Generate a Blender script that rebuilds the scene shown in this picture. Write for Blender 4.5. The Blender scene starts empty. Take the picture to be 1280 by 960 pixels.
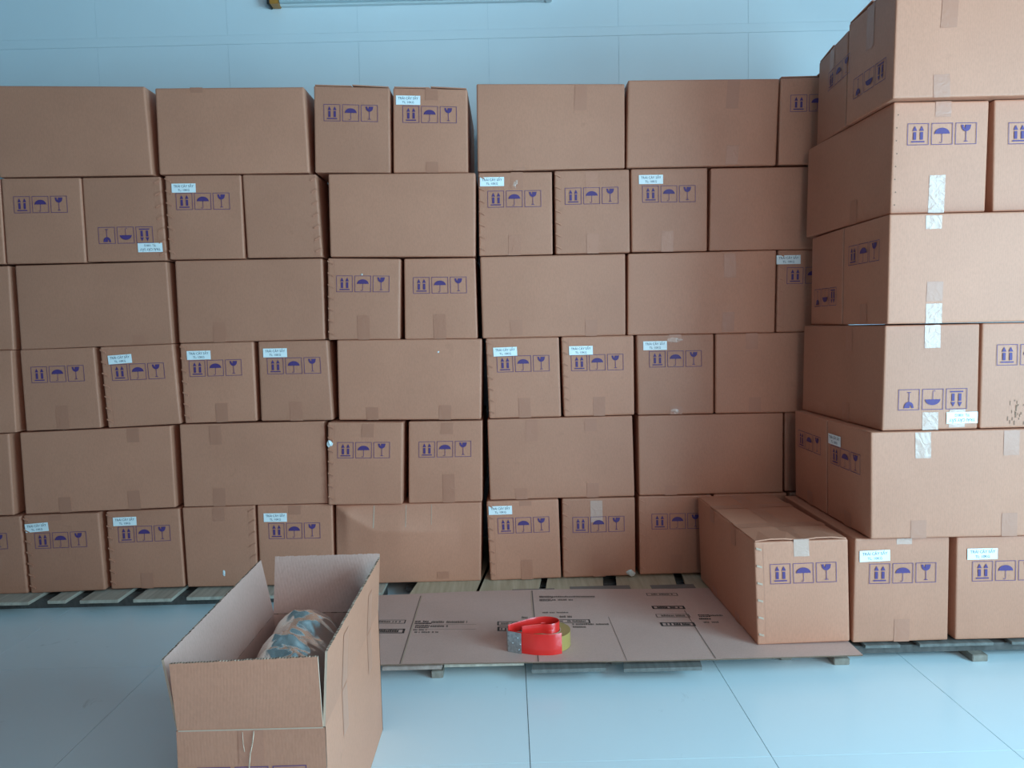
import bpy, bmesh, math, random
from mathutils import Vector, Matrix, noise

C = bpy.context.scene.collection
sc = bpy.context.scene

# ------------------------------------------------------------------ camera
cam_data = bpy.data.cameras.new('camera')
cam_data.sensor_width = 36.0
cam_data.lens = 936.07 / 1280 * 36.0
cam_data.clip_start = 0.02
cam = bpy.data.objects.new('camera', cam_data)
C.objects.link(cam)
_r = Vector((0.99969592, -0.00490615, -0.02416608))
_u = Vector((0.02446738, 0.07539254, 0.99685371))
_w = Vector((0.00306877, 0.99714186, -0.07548966))
m = Matrix((( _r.x, _u.x, -_w.x, 0.0), (_r.y, _u.y, -_w.y, -2.96588), (_r.z, _u.z, -_w.z, 1.07776), (0, 0, 0, 1)))
cam.matrix_world = m
sc.camera = cam

# ------------------------------------------------------------------ light
world = bpy.data.worlds.new('sky')
sc.world = world
world.use_nodes = True
wn = world.node_tree
wn.nodes.clear()
bg = wn.nodes.new('ShaderNodeBackground')
bg.inputs[0].default_value = (0.55, 0.80, 1.0, 1)
bg.inputs[1].default_value = 0.2
wo = wn.nodes.new('ShaderNodeOutputWorld')
wn.links.new(bg.outputs[0], wo.inputs[0])

def area(name, loc, target, sx, sy, power, col, spread=180):
    l = bpy.data.lights.new(name, 'AREA')
    l.shape = 'RECTANGLE'; l.size = sx; l.size_y = sy
    l.energy = power; l.color = col
    l.spread = math.radians(spread)
    o = bpy.data.objects.new(name, l); C.objects.link(o)
    o.location = loc
    d = Vector(target) - Vector(loc)
    o.rotation_euler = d.to_track_quat('-Z', 'Y').to_euler()
    return o
# daylight through the wide doorway in the right wall and the window in the front wall
area('doorway_daylight', (3.02, -3.08, 1.30), (0.0, -3.08, 1.1), 2.25, 2.2, 250, (0.40, 0.78, 1.0))
area('window_daylight', (1.25, -4.33, 2.0), (1.25, 0.0, 1.95), 1.8, 1.5, 40, (1.0, 0.96, 0.92))

sc.view_settings.view_transform = 'Standard'
sc.view_settings.look = 'None'
sc.view_settings.gamma = 1.0
sc.view_settings.use_curve_mapping = False
sc.view_settings.exposure = 0.0
sc.cycles.max_bounces = 8
sc.cycles.diffuse_bounces = 5
sc.cycles.use_denoising = True

# ------------------------------------------------------------------ materials
def new_mat(name):
    mt = bpy.data.materials.new(name); mt.use_nodes = True
    nt = mt.node_tree; b = nt.nodes['Principled BSDF']
    return mt, nt, b
def N(nt, t, **kw):
    n = nt.nodes.new(t)
    for k, v in kw.items(): setattr(n, k, v)
    return n
def plain(name, col, rough=0.6, metal=0.0, spec=0.5):
    mt, nt, b = new_mat(name)
    b.inputs['Base Color'].default_value = (*col, 1)
    b.inputs['Roughness'].default_value = rough
    b.inputs['Metallic'].default_value = metal
    b.inputs['Specular IOR Level'].default_value = spec
    return mt
def cardboard(name, col, vary=0.10, corr=0.03, pitch=0.0062, rough=0.55, stain=True):
    mt, nt, b = new_mat(name)
    tc = N(nt, 'ShaderNodeTexCoord'); oi = N(nt, 'ShaderNodeObjectInfo')
    add = N(nt, 'ShaderNodeVectorMath', operation='ADD')
    sc_ = N(nt, 'ShaderNodeVectorMath', operation='SCALE'); sc_.inputs['Scale'].default_value = 37.0
    comb = N(nt, 'ShaderNodeCombineXYZ')
    for i in range(3): nt.links.new(oi.outputs['Random'], comb.inputs[i])
    nt.links.new(comb.outputs[0], sc_.inputs[0])
    nt.links.new(tc.outputs['Object'], add.inputs[0]); nt.links.new(sc_.outputs[0], add.inputs[1])
    n1 = N(nt, 'ShaderNodeTexNoise'); n1.inputs['Scale'].default_value = 4.5; n1.inputs['Detail'].default_value = 3
    nt.links.new(add.outputs[0], n1.inputs['Vector'])
    n2 = N(nt, 'ShaderNodeTexNoise'); n2.inputs['Scale'].default_value = 260; n2.inputs['Detail'].default_value = 4
    mp = N(nt, 'ShaderNodeMapping'); mp.inputs['Scale'].default_value = (1, 1, 0.35)
    nt.links.new(tc.outputs['Object'], mp.inputs[0]); nt.links.new(mp.outputs[0], n2.inputs['Vector'])
    base = N(nt, 'ShaderNodeMixRGB'); base.blend_type = 'MIX'
    c = col
    base.inputs[1].default_value = (c[0] * (1 - vary), c[1] * (1 - vary * 1.15), c[2] * (1 - vary * 1.3), 1)
    base.inputs[2].default_value = (c[0] * (1 + vary), c[1] * (1 + vary), c[2] * (1 + vary * 0.9), 1)
    nt.links.new(n1.outputs['Fac'], base.inputs[0])
    # whole box a little lighter or darker
    hv = N(nt, 'ShaderNodeHueSaturation')
    mr = N(nt, 'ShaderNodeMapRange'); mr.inputs['To Min'].default_value = 0.93; mr.inputs['To Max'].default_value = 1.07
    nt.links.new(oi.outputs['Random'], mr.inputs['Value'])
    nt.links.new(mr.outputs[0], hv.inputs['Value']); nt.links.new(base.outputs[0], hv.inputs['Color'])
    fib = N(nt, 'ShaderNodeMixRGB'); fib.blend_type = 'MULTIPLY'; fib.inputs[0].default_value = 0.30
    ramp = N(nt, 'ShaderNodeValToRGB'); ramp.color_ramp.elements[0].position = 0.30; ramp.color_ramp.elements[1].position = 0.62
    ramp.color_ramp.elements[0].color = (0.72, 0.68, 0.64, 1)
    nt.links.new(n2.outputs['Fac'], ramp.inputs[0]); nt.links.new(hv.outputs[0], fib.inputs[1]); nt.links.new(ramp.outputs[0], fib.inputs[2])
    out = fib.outputs[0]
    if stain:
        n3 = N(nt, 'ShaderNodeTexNoise'); n3.inputs['Scale'].default_value = 9; n3.inputs['Detail'].default_value = 5; n3.inputs['Roughness'].default_value = .65
        nt.links.new(add.outputs[0], n3.inputs['Vector'])
        r3 = N(nt, 'ShaderNodeValToRGB'); r3.color_ramp.elements[0].position = 0.66; r3.color_ramp.elements[1].position = 0.80
        r3.color_ramp.elements[0].color = (1, 1, 1, 1); r3.color_ramp.elements[1].color = (0.66, 0.60, 0.55, 1)
        nt.links.new(n3.outputs['Fac'], r3.inputs[0])
        m3 = N(nt, 'ShaderNodeMixRGB'); m3.blend_type = 'MULTIPLY'; m3.inputs[0].default_value = 0.5
        nt.links.new(out, m3.inputs[1]); nt.links.new(r3.outputs[0], m3.inputs[2]); out = m3.outputs[0]
    # corrugation: vertical flutes, relief plus a faint tone on the liner
    sep = N(nt, 'ShaderNodeSeparateXYZ'); nt.links.new(tc.outputs['Object'], sep.inputs[0])
    s1 = N(nt, 'ShaderNodeMath', operation='ADD'); nt.links.new(sep.outputs[0], s1.inputs[0]); nt.links.new(sep.outputs[1], s1.inputs[1])
    s2 = N(nt, 'ShaderNodeMath', operation='MULTIPLY'); s2.inputs[1].default_value = 2 * math.pi / pitch; nt.links.new(s1.outputs[0], s2.inputs[0])
    s3 = N(nt, 'ShaderNodeMath', operation='SINE'); nt.links.new(s2.outputs[0], s3.inputs[0])
    bump = N(nt, 'ShaderNodeBump'); bump.inputs['Strength'].default_value = corr; bump.inputs['Distance'].default_value = 0.0012
    nt.links.new(s3.outputs[0], bump.inputs['Height'])
    b2 = N(nt, 'ShaderNodeBump'); b2.inputs['Strength'].default_value = 0.10; b2.inputs['Distance'].default_value = 0.004
    n4 = N(nt, 'ShaderNodeTexNoise'); n4.inputs['Scale'].default_value = 14; n4.inputs['Detail'].default_value = 4
    nt.links.new(add.outputs[0], n4.inputs['Vector']); nt.links.new(n4.outputs['Fac'], b2.inputs['Height'])
    nt.links.new(bump.outputs[0], b2.inputs['Normal']); nt.links.new(b2.outputs[0], b.inputs['Normal'])
    nt.links.new(out, b.inputs['Base Color'])
    b.inputs['Roughness'].default_value = rough
    b.inputs['Specular IOR Level'].default_value = 0.5
    return mt
KRAFT = (0.575, 0.242, 0.150)
M = {}
M['card'] = cardboard('kraft_cardboard', KRAFT)
M['card_in'] = cardboard('kraft_cardboard_inner', (0.62, 0.375, 0.315), corr=0.06, pitch=0.0085, stain=False)
M['edge'] = plain('cut_cardboard_edge', (0.56, 0.38, 0.28), 0.85)
M['edge_dark'] = plain('cardboard_flute_shadow', (0.20, 0.12, 0.08), 0.9)
M['sheet'] = cardboard('flattened_cardboard', (0.68, 0.43, 0.365), corr=0.10, stain=True)
M['ink'] = plain('blue_violet_ink', (0.085, 0.040, 0.17), 0.6)
M['ink_black'] = plain('black_ink', (0.06, 0.045, 0.04), 0.7)
M['ink_thin'] = plain('faint_black_ink', (0.20, 0.14, 0.115), 0.7)
M['label'] = plain('white_label_paper', (0.93, 0.96, 0.96), 0.5)
M['label_ink'] = plain('label_print', (0.16, 0.19, 0.23), 0.6)
M['scrap'] = plain('torn_white_paper', (0.80, 0.84, 0.84), 0.6)
def tape_mat(name, col, rough, bump_s):
    mt, nt, b = new_mat(name)
    tc = N(nt, 'ShaderNodeTexCoord')
    n = N(nt, 'ShaderNodeTexNoise'); n.inputs['Scale'].default_value = 38; n.inputs['Detail'].default_value = 4; n.inputs['Distortion'].default_value = 1.2
    nt.links.new(tc.outputs['Object'], n.inputs['Vector'])
    bp = N(nt, 'ShaderNodeBump'); bp.inputs['Strength'].default_value = bump_s; bp.inputs['Distance'].default_value = 0.004
    nt.links.new(n.outputs['Fac'], bp.inputs['Height']); nt.links.new(bp.outputs[0], b.inputs['Normal'])
    b.inputs['Base Color'].default_value = (*col, 1); b.inputs['Roughness'].default_value = rough
    b.inputs['Specular IOR Level'].default_value = 0.55
    return mt
M['tape'] = tape_mat('clear_tan_packing_tape', (0.505, 0.206, 0.127), 0.38, 0.25)
M['tape_gloss'] = tape_mat('glossy_packing_tape', (0.62, 0.37, 0.29), 0.20, 0.6)
M['tape_thin'] = tape_mat('faint_tape_trace', (0.565, 0.245, 0.155), 0.42, 0.05)
M['tape_scrap'] = tape_mat('crumpled_clear_tape', (0.70, 0.66, 0.60), 0.12, 0.8)
def wood(name, c1, c2, rough=0.7):
    mt, nt, b = new_mat(name)
    tc = N(nt, 'ShaderNodeTexCoord'); mp = N(nt, 'ShaderNodeMapping'); mp.inputs['Scale'].default_value = (38, 2.5, 20)
    oi = N(nt, 'ShaderNodeObjectInfo')
    nt.links.new(tc.outputs['Object'], mp.inputs[0])
    n = N(nt, 'ShaderNodeTexNoise'); n.inputs['Scale'].default_value = 1.6; n.inputs['Detail'].default_value = 6; n.noise_dimensions = '4D'
    mm = N(nt, 'ShaderNodeMath', operation='MULTIPLY'); mm.inputs[1].default_value = 50; nt.links.new(oi.outputs['Random'], mm.inputs[0]); nt.links.new(mm.outputs[0], n.inputs['W'])
    nt.links.new(mp.outputs[0], n.inputs['Vector'])
    r = N(nt, 'ShaderNodeValToRGB'); r.color_ramp.elements[0].color = (*c1, 1); r.color_ramp.elements[1].color = (*c2, 1)
    r.color_ramp.elements[0].position = .3; r.color_ramp.elements[1].position = .7
    nt.links.new(n.outputs['Fac'], r.inputs[0]); nt.links.new(r.outputs[0], b.inputs['Base Color'])
    b.inputs['Roughness'].default_value = rough
    return mt
M['pine'] = wood('pale_pine', (0.46, 0.34, 0.22), (0.62, 0.49, 0.34))
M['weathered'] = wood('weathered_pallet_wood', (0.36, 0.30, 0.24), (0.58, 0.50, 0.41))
M['brown_wood'] = wood('brown_pallet_wood', (0.20, 0.16, 0.13), (0.34, 0.28, 0.23))
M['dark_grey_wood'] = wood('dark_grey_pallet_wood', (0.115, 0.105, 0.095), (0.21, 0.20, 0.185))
M['dark_wood'] = wood('dark_pallet_wood', (0.07, 0.06, 0.055), (0.13, 0.11, 0.10))
M['bag_foil'] = None
def foil():
    mt, nt, b = new_mat('silver_foil')
    tc = N(nt, 'ShaderNodeTexCoord')
    v = N(nt, 'ShaderNodeTexNoise'); v.inputs['Scale'].default_value = 22; v.inputs['Detail'].default_value = 3; v.inputs['Distortion'].default_value = 2.0
    nt.links.new(tc.outputs['Object'], v.inputs['Vector'])
    bp = N(nt, 'ShaderNodeBump'); bp.inputs['Strength'].default_value = 0.15; bp.inputs['Distance'].default_value = 0.004
    nt.links.new(v.outputs['Fac'], bp.inputs['Height']); nt.links.new(bp.outputs[0], b.inputs['Normal'])
    b.inputs['Base Color'].default_value = (0.92, 0.88, 0.82, 1); b.inputs['Metallic'].default_value = 0.95; b.inputs['Roughness'].default_value = 0.24
    return mt
M['foil'] = foil()
M['red'] = plain('glossy_red_plastic', (0.80, 0.028, 0.022), 0.22)
M['roll'] = plain('olive_tan_tape_roll', (0.44, 0.29, 0.085), 0.35)
M['roll_side'] = plain('tape_roll_side', (0.42, 0.28, 0.10), 0.55)
M['core'] = plain('cardboard_core', (0.62, 0.50, 0.36), 0.8)
def galv():
    mt, nt, b = new_mat('galvanised_steel')
    tc = N(nt, 'ShaderNodeTexCoord'); v = N(nt, 'ShaderNodeTexVoronoi'); v.inputs['Scale'].default_value = 160
    nt.links.new(tc.outputs['Object'], v.inputs['Vector'])
    r = N(nt, 'ShaderNodeValToRGB'); r.color_ramp.elements[0].color = (0.32, 0.36, 0.38, 1); r.color_ramp.elements[1].color = (0.55, 0.60, 0.62, 1)
    nt.links.new(v.outputs['Color'], r.inputs[0]); nt.links.new(r.outputs[0], b.inputs['Base Color'])
    b.inputs['Metallic'].default_value = 0.75; b.inputs['Roughness'].default_value = 0.38
    return mt
M['galv'] = galv()
def floor_tile():
    mt, nt, b = new_mat('polished_pale_tile')
    tc = N(nt, 'ShaderNodeTexCoord'); g = N(nt, 'ShaderNodeNewGeometry')
    n = N(nt, 'ShaderNodeTexNoise'); n.inputs['Scale'].default_value = 2.2; n.inputs['Detail'].default_value = 6
    nt.links.new(g.outputs['Position'], n.inputs['Vector'])
    r = N(nt, 'ShaderNodeValToRGB'); r.color_ramp.elements[0].color = (0.76, 0.86, 0.90, 1); r.color_ramp.elements[1].color = (0.82, 0.92, 0.95, 1)
    nt.links.new(n.outputs['Fac'], r.inputs[0])
    # scuffs
    n2 = N(nt, 'ShaderNodeTexNoise'); n2.inputs['Scale'].default_value = 7; n2.inputs['Detail'].default_value = 8; n2.inputs['Roughness'].default_value = .72; n2.inputs['Distortion'].default_value = .8
    nt.links.new(g.outputs['Position'], n2.inputs['Vector'])
    r2 = N(nt, 'ShaderNodeValToRGB'); r2.color_ramp.elements[0].position = .655; r2.color_ramp.elements[1].position = .74
    r2.color_ramp.elements[0].color = (1, 1, 1, 1); r2.color_ramp.elements[1].color = (.55, .55, .53, 1)
    nt.links.new(n2.outputs['Fac'], r2.inputs[0])
    mx = N(nt, 'ShaderNodeMixRGB'); mx.blend_type = 'MULTIPLY'; mx.inputs[0].default_value = .6
    nt.links.new(r.outputs[0], mx.inputs[1]); nt.links.new(r2.outputs[0], mx.inputs[2]); nt.links.new(mx.outputs[0], b.inputs['Base Color'])
    b.inputs['Roughness'].default_value = 0.22; b.inputs['Specular IOR Level'].default_value = 0.45
    return mt
M['tile'] = floor_tile()
M['grout'] = plain('dark_grout', (0.06, 0.07, 0.07), 0.9)
def wallpaint(name, a, bcol, rough=.35):
    mt, nt, b = new_mat(name)
    g = N(nt, 'ShaderNodeNewGeometry')
    n = N(nt, 'ShaderNodeTexNoise'); n.inputs['Scale'].default_value = 1.1; n.inputs['Detail'].default_value = 3
    nt.links.new(g.outputs['Position'], n.inputs['Vector'])
    r = N(nt, 'ShaderNodeValToRGB'); r.color_ramp.elements[0].color = (*a, 1); r.color_ramp.elements[1].color = (*bcol, 1)
    r.color_ramp.elements[0].position = .35; r.color_ramp.elements[1].position = .65
    nt.links.new(n.outputs['Fac'], r.inputs[0]); nt.links.new(r.outputs[0], b.inputs['Base Color'])
    b.inputs['Roughness'].default_value = rough
    return mt
M['wall'] = wallpaint('pale_blue_panel', (0.77, 0.85, 0.89), (0.83, 0.90, 0.93))
M['wall_gap'] = plain('panel_joint', (0.64, 0.74, 0.79), 0.7)
M['white'] = plain('white_enamel', (0.72, 0.80, 0.82), 0.35)
M['orange'] = plain('amber_plastic_cap', (0.50, 0.22, 0.04), 0.4)
M['black'] = plain('black_rubber', (0.02, 0.02, 0.02), 0.6)
M['ceiling'] = plain('ceiling_grey', (0.22, 0.25, 0.27), 0.8)  # unseen ceiling, coloured dark so it bounces little light
M['wall_far'] = plain('grey_blue_paint', (0.15, 0.18, 0.20), 0.7)  # unseen walls, coloured dark to cut the light they bounce

# ------------------------------------------------------------------ helpers
def link_mesh(name, verts, faces, mats, parent=None, loc=(0, 0, 0), midx=None, smooth=False):
    me = bpy.data.meshes.new(name)
    me.from_pydata([tuple(v) for v in verts], [], faces)
    for mt in (mats if isinstance(mats, (list, tuple)) else [mats]): me.materials.append(mt)
    if midx: me.polygons.foreach_set('material_index', midx)
    if smooth: me.polygons.foreach_set('use_smooth', [True] * len(me.polygons))
    me.update()
    o = bpy.data.objects.new(name, me); C.objects.link(o)
    o.location = loc
    if parent: o.parent = parent
    return o
def tag(o, label, cat, group=None):
    o['label'] = label; o['category'] = cat
    if group: o['group'] = group
    return o
def empty(name, loc):
    o = bpy.data.objects.new(name, None); C.objects.link(o); o.location = loc; o.empty_display_size = .05
    return o
class MB:
    def __init__(s): s.v = []; s.f = []; s.m = []
    def add(s, vs, fs, mi=0):
        b = len(s.v); s.v += [tuple(x) for x in vs]; s.f += [tuple(i + b for i in f) for f in fs]; s.m += [mi] * len(fs)
    def box(s, lo, hi, mi=0):
        x0, y0, z0 = lo; x1, y1, z1 = hi
        s.add([(x0,y0,z0),(x1,y0,z0),(x1,y1,z0),(x0,y1,z0),(x0,y0,z1),(x1,y0,z1),(x1,y1,z1),(x0,y1,z1)],
              [(0,3,2,1),(4,5,6,7),(0,1,5,4),(1,2,6,5),(2,3,7,6),(3,0,4,7)], mi)
    def prism(s, quad, dz, mi=0, side=None):   # quad: bottom corners counter-clockwise from above
        n = len(quad); q = [Vector(p) for p in quad]
        vs = q + [p + Vector((0, 0, dz)) for p in q]
        s.add(vs, [tuple(reversed(range(n))), tuple(range(n, 2 * n))], mi)
        b = len(s.v) - 2 * n
        for i in range(n):
            j = (i + 1) % n
            s.f.append((b + i, b + j, b + n + j, b + n + i)); s.m.append(mi if side is None else side)
    def build(s, name, mats, parent=None, loc=(0, 0, 0), smooth=False, bevel=0):
        o = link_mesh(name, s.v, s.f, mats, parent, loc, s.m, smooth)
        if bevel:
            bm = bmesh.new(); bm.from_mesh(o.data)
            bmesh.ops.remove_doubles(bm, verts=bm.verts, dist=1e-6)
            bmesh.ops.bevel(bm, geom=[e for e in bm.edges if len(e.link_faces) == 2 and e.calc_face_angle(0) > .5], offset=bevel, segments=2, affect='EDGES', clamp_overlap=True)
            bm.to_mesh(o.data); bm.free()
        return o

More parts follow.
